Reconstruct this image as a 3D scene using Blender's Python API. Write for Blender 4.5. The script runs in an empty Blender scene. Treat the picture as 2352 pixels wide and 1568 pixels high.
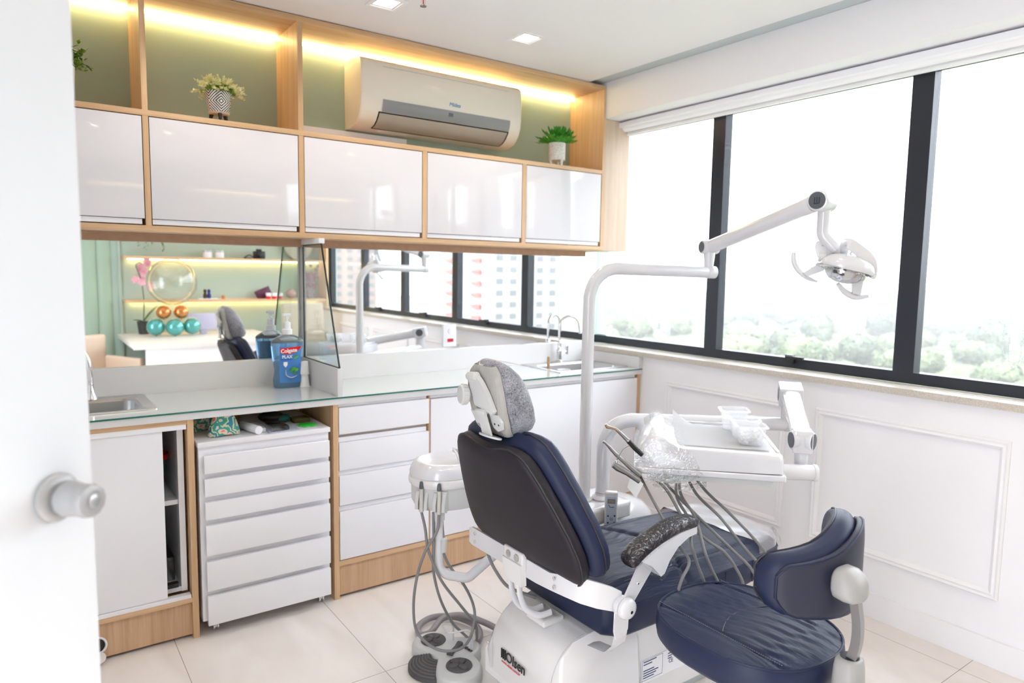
import bpy, bmesh, math, random
from mathutils import Vector, Matrix, Euler, Quaternion
from math import pi, sin, cos, radians as rad

sc = bpy.context.scene
# ------------------------------------------------------------------ camera
cam_d = bpy.data.cameras.new('camera')
cam = bpy.data.objects.new('camera', cam_d)
sc.collection.objects.link(cam)
sc.camera = cam
cam_d.sensor_width = 36.0
cam_d.lens = 1585.8494480425159 * 36.0 / 2352.0
cam_d.clip_start = 0.02
cam_d.clip_end = 3000
cam_d.dof.use_dof = True; cam_d.dof.focus_distance = 2.05; cam_d.dof.aperture_fstop = 2.8
_R, _U, _F = Vector((0.8157293042620832, -0.57821991641888, 0.015729921317056795)), Vector((0.04458821401421576, 0.08996980542049335, 0.9949458906310539)), Vector((0.5767127476821715, 0.8109051500447768, -0.09917280016082104))
cam.matrix_world = Matrix(((_R.x, _U.x, -_F.x, (-2.903781899971352, -3.35875232396231, 1.4369254071610247)[0]), (_R.y, _U.y, -_F.y, (-2.903781899971352, -3.35875232396231, 1.4369254071610247)[1]), (_R.z, _U.z, -_F.z, (-2.903781899971352, -3.35875232396231, 1.4369254071610247)[2]), (0, 0, 0, 1)))

# ------------------------------------------------------------------ world, sun, exposure
w = bpy.data.worlds.new('world'); sc.world = w; w.use_nodes = True
nt = w.node_tree; nt.nodes.clear()
wo = nt.nodes.new('ShaderNodeOutputWorld'); bg = nt.nodes.new('ShaderNodeBackground')
bg.inputs[0].default_value = (0.87, 0.91, 1.0, 1); bg.inputs[1].default_value = 5.2
nt.links.new(bg.outputs[0], wo.inputs[0])
sun_d = bpy.data.lights.new('sun', 'SUN'); sun_d.energy = 6.0; sun_d.angle = rad(2); sun_d.color = (1, .95, .86)
sun = bpy.data.objects.new('sun', sun_d); sc.collection.objects.link(sun)
sun.rotation_euler = (rad(12), rad(-38), 0)
vs = sc.view_settings
sc.display_settings.display_device = 'sRGB'
vs.view_transform = 'Standard'; vs.look = 'None'; vs.gamma = 1.0; vs.use_curve_mapping = False
vs.exposure = 0.62
cy = sc.cycles
cy.max_bounces = 12; cy.diffuse_bounces = 6; cy.glossy_bounces = 6; cy.transmission_bounces = 8; cy.transparent_max_bounces = 16
cy.sample_clamp_indirect = 6.0
cy.use_denoising = True
cy.caustics_reflective = True; cy.caustics_refractive = False
cy.blur_glossy = 0.3

# ------------------------------------------------------------------ materials
def newmat(n):
    m = bpy.data.materials.new(n); m.use_nodes = True
    t = m.node_tree; t.nodes.clear()
    return m, t, t.nodes, t.links
def srgb(r, g, b):
    f = lambda v: (v / 255 / 12.92) if v <= 10 else ((v / 255 + .055) / 1.055) ** 2.4
    return (f(r), f(g), f(b), 1)
def mat(n, col, rough=.5, metal=0, coat=0, spec=.5, bump=0, bscale=50, ems=None, emc=None, trans=0, ior=1.45, alpha=1, aniso=0, sheen=0, var=0, vscale=3):
    m, t, N, L = newmat(n)
    o = N.new('ShaderNodeOutputMaterial'); p = N.new('ShaderNodeBsdfPrincipled')
    L.new(p.outputs[0], o.inputs[0])
    p.inputs['Base Color'].default_value = col if len(col) == 4 else (*col, 1)
    p.inputs['Roughness'].default_value = rough; p.inputs['Metallic'].default_value = metal
    p.inputs['Coat Weight'].default_value = coat; p.inputs['Coat Roughness'].default_value = .05
    p.inputs['Specular IOR Level'].default_value = spec
    p.inputs['Transmission Weight'].default_value = trans; p.inputs['IOR'].default_value = ior
    p.inputs['Alpha'].default_value = alpha
    p.inputs['Sheen Weight'].default_value = sheen
    if ems: p.inputs['Emission Color'].default_value = emc or col; p.inputs['Emission Strength'].default_value = ems
    if bump or var:
        tc = N.new('ShaderNodeTexCoord'); nz = N.new('ShaderNodeTexNoise'); nz.inputs['Scale'].default_value = bscale; nz.inputs['Detail'].default_value = 4
        L.new(tc.outputs['Object'], nz.inputs[0])
        if bump:
            b = N.new('ShaderNodeBump'); b.inputs['Strength'].default_value = bump; b.inputs['Distance'].default_value = .002
            L.new(nz.outputs[0], b.inputs['Height']); L.new(b.outputs[0], p.inputs['Normal'])
        if var:
            n2 = N.new('ShaderNodeTexNoise'); n2.inputs['Scale'].default_value = vscale; L.new(tc.outputs['Object'], n2.inputs[0])
            mx = N.new('ShaderNodeMix'); mx.data_type = 'RGBA'
            c = p.inputs['Base Color'].default_value
            mx.inputs[6].default_value = [x * (1 - var) for x in c[:3]] + [1]; mx.inputs[7].default_value = [min(1, x * (1 + var)) for x in c[:3]] + [1]
            L.new(n2.outputs[0], mx.inputs[0]); L.new(mx.outputs[2], p.inputs['Base Color'])
    return m
def wood(n, c1, c2, axis='X', scale=1.0, rough=.45):
    m, t, N, L = newmat(n)
    o = N.new('ShaderNodeOutputMaterial'); p = N.new('ShaderNodeBsdfPrincipled'); L.new(p.outputs[0], o.inputs[0])
    g = N.new('ShaderNodeNewGeometry'); mp = N.new('ShaderNodeMapping')
    s = [22, 22, 22]; s['XYZ'.index(axis)] = 1.2
    mp.inputs['Scale'].default_value = [v * scale for v in s]
    L.new(g.outputs['Position'], mp.inputs[0])
    n1 = N.new('ShaderNodeTexNoise'); n1.inputs['Scale'].default_value = 1.4; n1.inputs['Detail'].default_value = 8; n1.inputs['Roughness'].default_value = .62; n1.inputs['Distortion'].default_value = .5
    L.new(mp.outputs[0], n1.inputs[0])
    mp2 = N.new('ShaderNodeMapping'); s2 = [260, 260, 260]; s2['XYZ'.index(axis)] = 6
    mp2.inputs['Scale'].default_value = s2; L.new(g.outputs['Position'], mp2.inputs[0])
    n2 = N.new('ShaderNodeTexNoise'); n2.inputs['Scale'].default_value = 1; n2.inputs['Detail'].default_value = 2; L.new(mp2.outputs[0], n2.inputs[0])
    ad = N.new('ShaderNodeMath'); ad.operation = 'MULTIPLY_ADD'; ad.inputs[1].default_value = .45; L.new(n2.outputs[0], ad.inputs[0]); 
    sb = N.new('ShaderNodeMath'); sb.operation = 'SUBTRACT'; L.new(n1.outputs[0], sb.inputs[0]); sb.inputs[1].default_value = .22
    L.new(sb.outputs[0], ad.inputs[2])
    cr = N.new('ShaderNodeValToRGB'); cr.color_ramp.elements[0].position = .3; cr.color_ramp.elements[1].position = .72
    cr.color_ramp.elements[0].color = c1; cr.color_ramp.elements[1].color = c2
    L.new(ad.outputs[0], cr.inputs[0]); L.new(cr.outputs[0], p.inputs['Base Color'])
    p.inputs['Roughness'].default_value = rough
    b = N.new('ShaderNodeBump'); b.inputs['Strength'].default_value = .06; b.inputs['Distance'].default_value = .001
    L.new(n2.outputs[0], b.inputs['Height']); L.new(b.outputs[0], p.inputs['Normal'])
    return m
def pane(n, tint=(1, 1, 1), refl=.06, rough=0.0):
    m, t, N, L = newmat(n)
    o = N.new('ShaderNodeOutputMaterial'); tr = N.new('ShaderNodeBsdfTransparent'); gl = N.new('ShaderNodeBsdfGlossy'); mx = N.new('ShaderNodeMixShader')
    tr.inputs[0].default_value = (*tint, 1); gl.inputs['Roughness'].default_value = rough
    fr = N.new('ShaderNodeFresnel'); ge = N.new('ShaderNodeNewGeometry'); mr = N.new('ShaderNodeMapRange')
    mr.inputs['To Min'].default_value = 1.45; mr.inputs['To Max'].default_value = 1 / 1.45
    L.new(ge.outputs['Backfacing'], mr.inputs['Value']); L.new(mr.outputs[0], fr.inputs['IOR'])
    ad = N.new('ShaderNodeMath'); ad.operation = 'MULTIPLY'; ad.inputs[1].default_value = refl / .08; ad.use_clamp = True
    L.new(fr.outputs[0], ad.inputs[0]); L.new(ad.outputs[0], mx.inputs[0]); L.new(tr.outputs[0], mx.inputs[1]); L.new(gl.outputs[0], mx.inputs[2]); L.new(mx.outputs[0], o.inputs[0])
    return m
def frost(n, amt=.4, col=(.9, .91, .92)):
    m, t, N, L = newmat(n)
    o = N.new('ShaderNodeOutputMaterial'); tr = N.new('ShaderNodeBsdfTransparent'); df = N.new('ShaderNodeBsdfDiffuse'); tl = N.new('ShaderNodeBsdfTranslucent'); gl = N.new('ShaderNodeBsdfGlossy')
    for q in (df, tl): q.inputs[0].default_value = (*col, 1)
    gl.inputs['Roughness'].default_value = .15
    a = N.new('ShaderNodeMixShader'); a.inputs[0].default_value = .5; L.new(df.outputs[0], a.inputs[1]); L.new(tl.outputs[0], a.inputs[2])
    b = N.new('ShaderNodeMixShader'); b.inputs[0].default_value = amt; L.new(tr.outputs[0], b.inputs[1]); L.new(a.outputs[0], b.inputs[2])
    c = N.new('ShaderNodeMixShader'); c.inputs[0].default_value = .06; L.new(b.outputs[0], c.inputs[1]); L.new(gl.outputs[0], c.inputs[2]); L.new(c.outputs[0], o.inputs[0])
    return m
def film(n, lo=.50, hi=.66, mx_=.30):
    # crumpled clear plastic wrap: mostly clear, with creased glossy streaks
    m, t, N, L = newmat(n)
    o = N.new('ShaderNodeOutputMaterial'); tr = N.new('ShaderNodeBsdfTransparent'); gl = N.new('ShaderNodeBsdfGlossy'); mx = N.new('ShaderNodeMixShader')
    tr.inputs[0].default_value = (.97, .97, .97, 1); gl.inputs['Roughness'].default_value = .07
    tc = N.new('ShaderNodeTexCoord'); mp = N.new('ShaderNodeMapping'); mp.inputs['Scale'].default_value = (1, 1, 1)
    n1 = N.new('ShaderNodeTexNoise'); n1.inputs['Scale'].default_value = 38; n1.inputs['Detail'].default_value = 7; n1.inputs['Distortion'].default_value = 3.5
    L.new(tc.outputs['Object'], mp.inputs[0]); L.new(mp.outputs[0], n1.inputs[0])
    cr = N.new('ShaderNodeValToRGB'); cr.color_ramp.elements[0].position = lo; cr.color_ramp.elements[1].position = hi
    cr.color_ramp.elements[0].color = (.03, .03, .03, 1); cr.color_ramp.elements[1].color = (mx_, mx_, mx_, 1)
    L.new(n1.outputs[0], cr.inputs[0]); L.new(cr.outputs[0], mx.inputs[0])
    b = N.new('ShaderNodeBump'); b.inputs['Strength'].default_value = .5; b.inputs['Distance'].default_value = .008; L.new(n1.outputs[0], b.inputs['Height']); L.new(b.outputs[0], gl.inputs['Normal'])
    L.new(tr.outputs[0], mx.inputs[1]); L.new(gl.outputs[0], mx.inputs[2]); L.new(mx.outputs[0], o.inputs[0])
    return m

M = {}
M['wall'] = mat('wall_paint', (.82, .812, .835), .55, bump=.03, bscale=180)
M['ceiling'] = mat('ceiling_paint', (.81, .80, .825), .7)
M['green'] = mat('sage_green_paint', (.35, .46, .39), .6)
M['green_light'] = mat('sage_green_paint_bright', (.40, .50, .43), .6)
M['white'] = mat('white_satin_laminate', (.83, .83, .87), .35)
M['gloss'] = mat('white_gloss_lacquer', (.74, .73, .765), .06, coat=.5)
M['white_matte'] = mat('white_matte', (.84, .84, .84), .6)
M['marble'] = mat('white_quartz', (.68, .68, .685), .2, var=.04, vscale=6)
M['sill'] = mat('beige_granite', (.55, .50, .44), .25, bump=.02, var=.35, vscale=180)
M['silltop'] = M['sill']
M['black'] = mat('black_aluminium', (.020, .024, .034), .35)
M['blackp'] = mat('black_plastic', (.012, .012, .014), .4)
M['dark'] = mat('dark_gap', (.03, .028, .027), .8)
M['oak_x'] = wood('oak_along_x', srgb(196, 158, 118), srgb(220, 186, 148), 'X')
M['oak_z'] = wood('oak_along_z', srgb(196, 158, 118), srgb(220, 186, 148), 'Z')
M['oak_y'] = wood('oak_along_y', srgb(190, 150, 108), srgb(214, 176, 134), 'Y')
M['oak_pale'] = wood('pale_oak_z', srgb(196, 172, 150), srgb(214, 194, 174), 'Z')
M['oak_front'] = wood('oak_front', srgb(188, 150, 116), srgb(212, 178, 144), 'Z', .8)
M['mirror'] = mat('mirror_silver', (.93, .95, .945), .0, metal=1)
M['glass'] = pane('clear_window_glass', (.97, .985, .98), .045)
M['screen_glass'] = pane('screen_glass', (.93, .97, .955), .09)
M['glass_edge'] = mat('green_glass_edge', (.02, .16, .13), .15)
M['glass_top'] = mat('painted_glass_top', (.66, .70, .69), .04, coat=.5)
M['chrome'] = mat('chrome', (.78, .78, .79), .08, metal=1)
M['steel'] = mat('brushed_steel', (.62, .62, .62), .28, metal=1)
M['alu'] = mat('satin_aluminium', (.50, .49, .48), .42, metal=.6)
M['greypl'] = mat('grey_plastic', (.50, .50, .495), .45)
M['led'] = mat('warm_led', (1, .72, .36, 1), .5, ems=15, emc=(1, .74, .34, 1))
M['led_rear'] = mat('warm_led_rear', (1, .72, .36, 1), .5, ems=13, emc=(1, .72, .30, 1))
M['lamp'] = mat('lamp_glow', (1, .9, .75, 1), .5, ems=22, emc=(1, .86, .68, 1))

# ------------------------------------------------------------------ mesh builder
WL = {}
def catmull(P, n=6, closed=False):
    P = [Vector(p) for p in P]; out = []
    k = len(P)
    if k < 3: return P
    for i in range(k if closed else k - 1):
        p1, p2 = P[i], P[(i + 1) % k]
        p0 = P[i - 1] if (i > 0 or closed) else p1 + (p1 - p2)
        p3 = P[(i + 2) % k] if (i + 2 < k or closed) else p2 + (p2 - p1)
        for j in range(n):
            t = j / n
            out.append(.5 * ((2 * p1) + (-p0 + p2) * t + (2 * p0 - 5 * p1 + 4 * p2 - p3) * t * t + (-p0 + 3 * p1 - 3 * p2 + p3) * t ** 3))
    if not closed: out.append(P[-1])
    return out
def fillet(P, r, n=6):
    # round the corners of a polyline (3D)
    P = [Vector(p) for p in P]; out = [P[0]]
    for i in range(1, len(P) - 1):
        a, b, c = P[i - 1], P[i], P[i + 1]
        u = (a - b); v = (c - b); rr = r[i - 1] if isinstance(r, (list, tuple)) else r
        ang = u.angle(v); d = min(rr / math.tan(ang / 2), u.length * .49, v.length * .49)
        p, q = b + u.normalized() * d, b + v.normalized() * d
        for j in range(n + 1):
            t = j / n
            out.append((1 - t) ** 2 * p + 2 * t * (1 - t) * (p * .12 + b * .76 + q * .12) + t * t * q)
    out.append(P[-1]); return out
class MB:
    def __init__(s, mtx=None): s.bm = bmesh.new(); s.mtx = mtx
    def _bev(s, geom, w, seg=2):
        if w > 0: bmesh.ops.bevel(s.bm, geom=geom, offset=w, segments=seg, profile=.7, affect='EDGES', clamp_overlap=True)
    def box(s, x0, x1, y0, y1, z0, z1, bev=0, seg=2, rot=None, mtx=None):
        c = Vector(((x0 + x1) / 2, (y0 + y1) / 2, (z0 + z1) / 2))
        vs = []
        for a in (x0, x1):
            for b in (y0, y1):
                for d in (z0, z1):
                    p = Vector((a, b, d))
                    if rot is not None: p = c + rot @ (p - c)
                    if mtx is not None: p = mtx @ p
                    vs.append(s.bm.verts.new(p))
        F = [(0, 1, 3, 2), (4, 6, 7, 5), (0, 4, 5, 1), (2, 3, 7, 6), (0, 2, 6, 4), (1, 5, 7, 3)]
        es = set()
        for f in F:
            fc = s.bm.faces.new([vs[i] for i in f])
            es.update(fc.edges)
        s._bev(list(es), bev, seg); return s
    def prism(s, poly, ext, bev=0, seg=2):
        ext = Vector(ext); a = [s.bm.verts.new(Vector(p)) for p in poly]; b = [s.bm.verts.new(Vector(p) + ext) for p in poly]
        n = len(poly); es = set()
        f1 = s.bm.faces.new(a[::-1]); f2 = s.bm.faces.new(b); es.update(f1.edges); es.update(f2.edges)
        for i in range(n): s.bm.faces.new([a[i], a[(i + 1) % n], b[(i + 1) % n], b[i]])
        s._bev(list(es), bev, seg); return s
    def loft(s, rings, cap0=True, cap1=True, closed=True):
        R = [[s.bm.verts.new(Vector(p)) for p in r] for r in rings]
        n = len(R[0])
        for i in range(len(R) - 1):
            for j in range(n if closed else n - 1):
                try: s.bm.faces.new([R[i][j], R[i][(j + 1) % n], R[i + 1][(j + 1) % n], R[i + 1][j]])
                except ValueError: pass
        if cap0 and closed: s.bm.faces.new(R[0][::-1])
        if cap1 and closed: s.bm.faces.new(R[-1])
        return s
    def grid(s, fn, nu, nv):
        return s.loft([[fn(i / nu, j / nv) for j in range(nv + 1)] for i in range(nu + 1)], closed=False)
    def tube(s, P, r, n=12, closed=False, cap=True, sx=1, sy=1, up=None):
        P = [Vector(p) for p in P]; k = len(P)
        rr = r if isinstance(r, (list, tuple)) else [r] * k
        T = []
        for i in range(k):
            a = P[(i - 1) % k] if (i > 0 or closed) else P[i]; b = P[(i + 1) % k] if (i < k - 1 or closed) else P[i]
            T.append((b - a).normalized())
        u = Vector(up) if up else (Vector((0, 0, 1)) if abs(T[0].z) < .9 else Vector((1, 0, 0)))
        u = (u - T[0] * u.dot(T[0])).normalized(); rings = []
        for i in range(k):
            if i > 0:
                q = T[i - 1].rotation_difference(T[i]); u = q @ u
                u = (u - T[i] * u.dot(T[i])).normalized()
            v = T[i].cross(u)
            rings.append([P[i] + (u * cos(2 * pi * j / n) * sx + v * sin(2 * pi * j / n) * sy) * rr[i] for j in range(n)])
        if closed:
            rings.append(rings[0]);
            R = [[s.bm.verts.new(p) for p in rg] for rg in rings[:-1]]; R.append(R[0])
            for i in range(k):
                for j in range(n): s.bm.faces.new([R[i][j], R[i][(j + 1) % n], R[i + 1][(j + 1) % n], R[i + 1][j]])
        else: s.loft(rings, cap, cap)
        return s
    def cyl(s, p0, p1, r0, r1=None, n=24, bev=0):
        p0, p1 = Vector(p0), Vector(p1); r1 = r0 if r1 is None else r1; d = (p1 - p0); L = d.length
        if bev: return s.lathe([(0, 0), (r0 - bev, 0), (r0 - bev * .3, bev * .3), (r0, bev), (r1, L - bev), (r1 - bev * .3, L - bev * .3), (r1 - bev, L), (0, L)], p0, d, n)
        return s.lathe([(0, 0), (r0, 0), (r1, L), (0, L)], p0, d, n)
    def lathe(s, prof, o=(0, 0, 0), ax=(0, 0, 1), n=32, sx=1, sy=1):
        o = Vector(o); ax = Vector(ax).normalized(); q = Vector((0, 0, 1)).rotation_difference(ax)
        rings = []
        R = []
        for r, h in prof:
            if r <= 1e-6: R.append([s.bm.verts.new(o + q @ Vector((0, 0, h)))])
            else: R.append([s.bm.verts.new(o + q @ Vector((r * cos(2 * pi * j / n) * sx, r * sin(2 * pi * j / n) * sy, h))) for j in range(n)])
        for a, b in zip(R, R[1:]):
            if len(a) == 1 and len(b) == 1: continue
            for j in range(n):
                k = (j + 1) % n
                if len(a) == 1: f = [a[0], b[k], b[j]]
                elif len(b) == 1: f = [a[j], a[k], b[0]]
                else: f = [a[j], a[k], b[k], b[j]]
                s.bm.faces.new(f)
        return s
    def sph(s, c, r, n=20, m=12, rot=None):
        r = r if isinstance(r, (tuple, list)) else (r, r, r); c = Vector(c)
        R = []
        for i in range(m + 1):
            a = pi * i / m
            ring = []
            for j in range(n if 0 < i < m else 1):
                b = 2 * pi * j / n
                v = Vector((r[0] * sin(a) * cos(b), r[1] * sin(a) * sin(b), -r[2] * cos(a)))
                if rot is not None: v = rot @ v
                ring.append(s.bm.verts.new(c + v))
            R.append(ring)
        for a, b in zip(R, R[1:]):
            for j in range(n):
                k = (j + 1) % n
                if len(a) == 1: f = [a[0], b[k], b[j]]
                elif len(b) == 1: f = [a[j], a[k], b[0]]
                else: f = [a[j], a[k], b[k], b[j]]
                s.bm.faces.new(f)
        return s
    def bevel_all(s, w, seg=2, ang=30):
        es = [e for e in s.bm.edges if len(e.link_faces) == 2 and e.calc_face_angle(0) > rad(ang)]
        s._bev(es, w, seg); return s
    def build(s, name, m, parent=None, smooth=40, props=None, subsurf=0, recalc=True):
        if s.mtx is not None: bmesh.ops.transform(s.bm, matrix=s.mtx, verts=s.bm.verts)
        if recalc: bmesh.ops.recalc_face_normals(s.bm, faces=s.bm.faces)
        xs = [v.co for v in s.bm.verts]
        c = Vector([(min(v[i] for v in xs) + max(v[i] for v in xs)) / 2 for i in range(3)])
        if parent is None: c.z = min(v.z for v in xs)
        bmesh.ops.translate(s.bm, vec=-c, verts=s.bm.verts)
        me = bpy.data.meshes.new(name); s.bm.to_mesh(me); s.bm.free()
        for mm in (m if isinstance(m, list) else [m]): me.materials.append(mm)
        o = bpy.data.objects.new(name, me); sc.collection.objects.link(o)
        if smooth:
            me.shade_smooth(); me.set_sharp_from_angle(angle=rad(smooth))
        pl = WL.get(parent.name, Vector()) if parent else Vector()
        o.location = c - pl; o.parent = parent; WL[o.name] = c
        if subsurf:
            md = o.modifiers.new('sub', 'SUBSURF'); md.levels = subsurf; md.render_levels = subsurf
        for k, v in (props or {}).items(): o[k] = v
        return o
def tag(o, label, cat, group=None):
    o['label'] = label; o['category'] = cat
    if group: o['group'] = group
    return o
def thing(name, loc, label, cat, group=None):
    o = bpy.data.objects.new(name, None); sc.collection.objects.link(o); o.location = loc; o.empty_display_size = .05
    WL[o.name] = Vector(loc); return tag(o, label, cat, group)
def struct(name, mb, m, parent=None, smooth=40):
    o = mb.build(name, m, parent, smooth)
    if parent is None: o['kind'] = 'structure'
    return o
def copy_tree(o, loc=None, parent=None, rz=None, label=None):
    c = o.copy(); sc.collection.objects.link(c); c.parent = parent
    if loc is not None: c.location = loc
    if rz is not None: c.rotation_euler.z = rz
    if label: c['label'] = label
    for ch in o.children: copy_tree(ch, None, c)
    return c
def text_mesh(txt, size, m, origin, xdir, ydir, parent, name='lettering', ext=.0006, align='CENTER', bold=False, spacing=1.0, shear=0, props=None):
    cu = bpy.data.curves.new('t', 'FONT'); cu.body = txt; cu.size = size; cu.extrude = ext; cu.align_x = align; cu.align_y = 'CENTER'
    cu.space_character = spacing; cu.shear = shear; cu.resolution_u = 3
    if bold: cu.offset = size * .022
    ob = bpy.data.objects.new('t', cu); sc.collection.objects.link(ob)
    me = bpy.data.meshes.new_from_object(ob.evaluated_get(bpy.context.evaluated_depsgraph_get()))
    bpy.data.objects.remove(ob)
    x = Vector(xdir).normalized(); y = Vector(ydir); y = (y - x * y.dot(x)).normalized(); z = x.cross(y)
    o = Vector(origin)
    b = MB(); b.bm.from_mesh(me); bpy.data.meshes.remove(me)
    b.mtx = Matrix(((x.x, y.x, z.x, o.x), (x.y, y.y, z.y, o.y), (x.z, y.z, z.z, o.z), (0, 0, 0, 1)))
    return b.build(name, m, parent, 0, props)
# ================================================================== the room
X0 = -3.46; YB = -4.97; CZ = 2.52; XF = .133; XG = .17
# floor with 0.59 x 1.17 m tiles
def floor_mat():
    m, t, N, L = newmat('floor_tiles')
    o = N.new('ShaderNodeOutputMaterial'); p = N.new('ShaderNodeBsdfPrincipled'); L.new(p.outputs[0], o.inputs[0])
    g = N.new('ShaderNodeNewGeometry'); sx = N.new('ShaderNodeSeparateXYZ'); L.new(g.outputs['Position'], sx.inputs[0])
    def line(out, off, per, wd):
        a = N.new('ShaderNodeMath'); a.operation = 'ADD'; a.inputs[1].default_value = off; L.new(out, a.inputs[0])
        b = N.new('ShaderNodeMath'); b.operation = 'PINGPONG'; b.inputs[1].default_value = per / 2; L.new(a.outputs[0], b.inputs[0])
        c = N.new('ShaderNodeMath'); c.operation = 'LESS_THAN'; c.inputs[1].default_value = wd; L.new(b.outputs[0], c.inputs[0]); return c
    a = line(sx.outputs[0], .13 + .5875 * 8, .5875, .0012); b = line(sx.outputs[1], 1.183 + 1.17 * 8, 1.17, .0012)
    mxx = N.new('ShaderNodeMath'); mxx.operation = 'MAXIMUM'; L.new(a.outputs[0], mxx.inputs[0]); L.new(b.outputs[0], mxx.inputs[1])
    n1 = N.new('ShaderNodeTexNoise'); n1.inputs['Scale'].default_value = 2.2; n1.inputs['Detail'].default_value = 6; n1.inputs['Distortion'].default_value = .8
    mp = N.new('ShaderNodeMapping'); mp.inputs['Scale'].default_value = (2.5, 1, 1); L.new(g.outputs['Position'], mp.inputs[0]); L.new(mp.outputs[0], n1.inputs[0])
    cr = N.new('ShaderNodeValToRGB'); cr.color_ramp.elements[0].position = .35; cr.color_ramp.elements[1].position = .7
    cr.color_ramp.elements[0].color = (.715, .665, .625, 1); cr.color_ramp.elements[1].color = (.795, .755, .72, 1); L.new(n1.outputs[0], cr.inputs[0])
    mx = N.new('ShaderNodeMix'); mx.data_type = 'RGBA'; mx.inputs[7].default_value = (.33, .29, .25, 1)
    L.new(mxx.outputs[0], mx.inputs[0]); L.new(cr.outputs[0], mx.inputs[6]); L.new(mx.outputs[2], p.inputs['Base Color'])
    p.inputs['Roughness'].default_value = .17; p.inputs['Specular IOR Level'].default_value = .45
    bm = N.new('ShaderNodeBump'); bm.invert = True; bm.inputs['Strength'].default_value = .4; bm.inputs['Distance'].default_value = .001; L.new(mxx.outputs[0], bm.inputs['Height']); L.new(bm.outputs[0], p.inputs['Normal'])
    return m
struct('floor', MB().box(X0 - .1, .25, YB - .1, .1, -.1, 0), floor_mat())
LIGHTS = [(-.936, -.672), (-1.638, -.66), (-2.34, -.66)] + [(x, y) for x in (-2.34, -1.638, -.936) for y in (-2.2, -3.7)]
def ceiling_mb():
    b = MB(); h = .042; rows = sorted(set(y for x, y in LIGHTS)); y = YB - .1
    bands = []
    for r in ((-3.7,), (-2.2,), (-.672, -.66)):
        bands.append((min(r) - h, max(r) + h, [(x, yy) for x, yy in LIGHTS if yy in r]))
    for y0, y1, L in bands:
        b.box(X0 - .1, -.22, y, y0, CZ, CZ + .1); x = X0 - .1
        for lx, ly in sorted(L):
            b.box(x, lx - h, y0, y1, CZ, CZ + .1)
            if ly - h > y0 + 1e-6: b.box(lx - h, lx + h, y0, ly - h, CZ, CZ + .1)
            if ly + h < y1 - 1e-6: b.box(lx - h, lx + h, ly + h, y1, CZ, CZ + .1)
            b.box(lx - h, lx + h, ly - h, ly + h, CZ + .05, CZ + .1)
            x = lx + h
        b.box(x, -.22, y0, y1, CZ, CZ + .1); y = y1
    return b.box(X0 - .1, -.22, y, .1, CZ, CZ + .1)
struct('ceiling', ceiling_mb(), M['ceiling'], None, 0)
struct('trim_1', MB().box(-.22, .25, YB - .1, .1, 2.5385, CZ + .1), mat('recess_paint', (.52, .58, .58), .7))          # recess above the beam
struct('wall_back', MB().box(X0 - .1, .25, 0, .1, -.02, CZ + .12), M['green_light'])
struct('wall_rear', MB().box(X0 - .1, .25, YB - .1, YB, -.02, CZ + .12), M['green_light'])
struct('wall_left', MB().box(X0 - .1, X0, YB, -3.62, -.02, CZ + .1).box(X0 - .1, X0, -2.74, 0, -.02, CZ + .1).box(X0 - .1, X0, -3.62, -2.74, 2.1, CZ + .1), M['wall'])
struct('wall_right', MB().box(0, .25, YB, 0, -.02, .968), M['wall'])
struct('wall_beam', MB().box(-.094, .25, YB, 0, 2.335, 2.538, .004), M['wall'])
struct('baseboard_right', MB().box(-.016, 0, YB, -.57, 0, .104, .002), M['wall'])
struct('trim_2', MB().box(-.022, .125, YB, 0, .968, .997, .003), M['sill'])                # granite sill
def picture_frame(n, y0, y1, z0, z1, wd=.034):
    b = MB()
    prof = [(0, 0), (0, -.010), (.006, -.016), (.014, -.012), (.022, -.016), (.030, -.010), (wd, -.004), (wd, 0)]
    rings = []
    for cy_, cz_, sy, sz in ((y1, z1, -1, -1), (y0, z1, 1, -1), (y0, z0, 1, 1), (y1, z0, -1, 1), (y1, z1, -1, -1)):
        rings.append([(dx, cy_ + sy * d, cz_ + sz * d) for d, dx in prof])
    R = [[b.bm.verts.new(p) for p in r] for r in rings[:-1]]; R.append(R[0]); k = len(prof)
    for i in range(4):
        for j in range(k - 1): b.bm.faces.new([R[i][j], R[i][j + 1], R[i + 1][j + 1], R[i + 1][j]])
    return struct(n, b, M['wall'], None, 25)
picture_frame('trim_3', -1.511, -.766, .254, .855)
picture_frame('trim_4', -2.412, -1.657, .254, .855)
picture_frame('trim_5', -3.32, -2.56, .254, .855)
picture_frame('trim_6', -4.22, -3.47, .254, .855)

# windows: black frame, mullions, glass panes, latches
MUL = [(-.982, -.902), (-1.995, -1.910), (-2.99, -2.905), (-3.955, -3.87)]
wf = MB().box(XF, .19, YB, 0, .997, 1.045).box(XF, .19, YB, 0, 2.28, 2.335)
for a, b_ in MUL: wf.box(XF, .19, a, b_, 1.045, 2.28)
wf.box(XF, .19, YB, -4.84, 1.045, 2.28)
wfo = struct('window_1', wf, M['black'], None, 20)
edges = [0.0] + [v for m_ in MUL for v in (m_[1], m_[0])] + [-4.84]
for i in range(0, len(edges), 2):
    g = MB().box(.162, .168, edges[i + 1], edges[i], 1.045, 2.28).build('pane', M['glass'], wfo, 0)
def latch(y):
    o = MB().box(.108, XF, y - .012, y + .028, 1.022, 1.062, .003).box(.098, .116, y - .07, y + .02, 1.044, 1.058, .003).build('latch', M['blackp'], wfo)
for y in (-1.44, -2.47, -3.45): latch(y)
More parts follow.
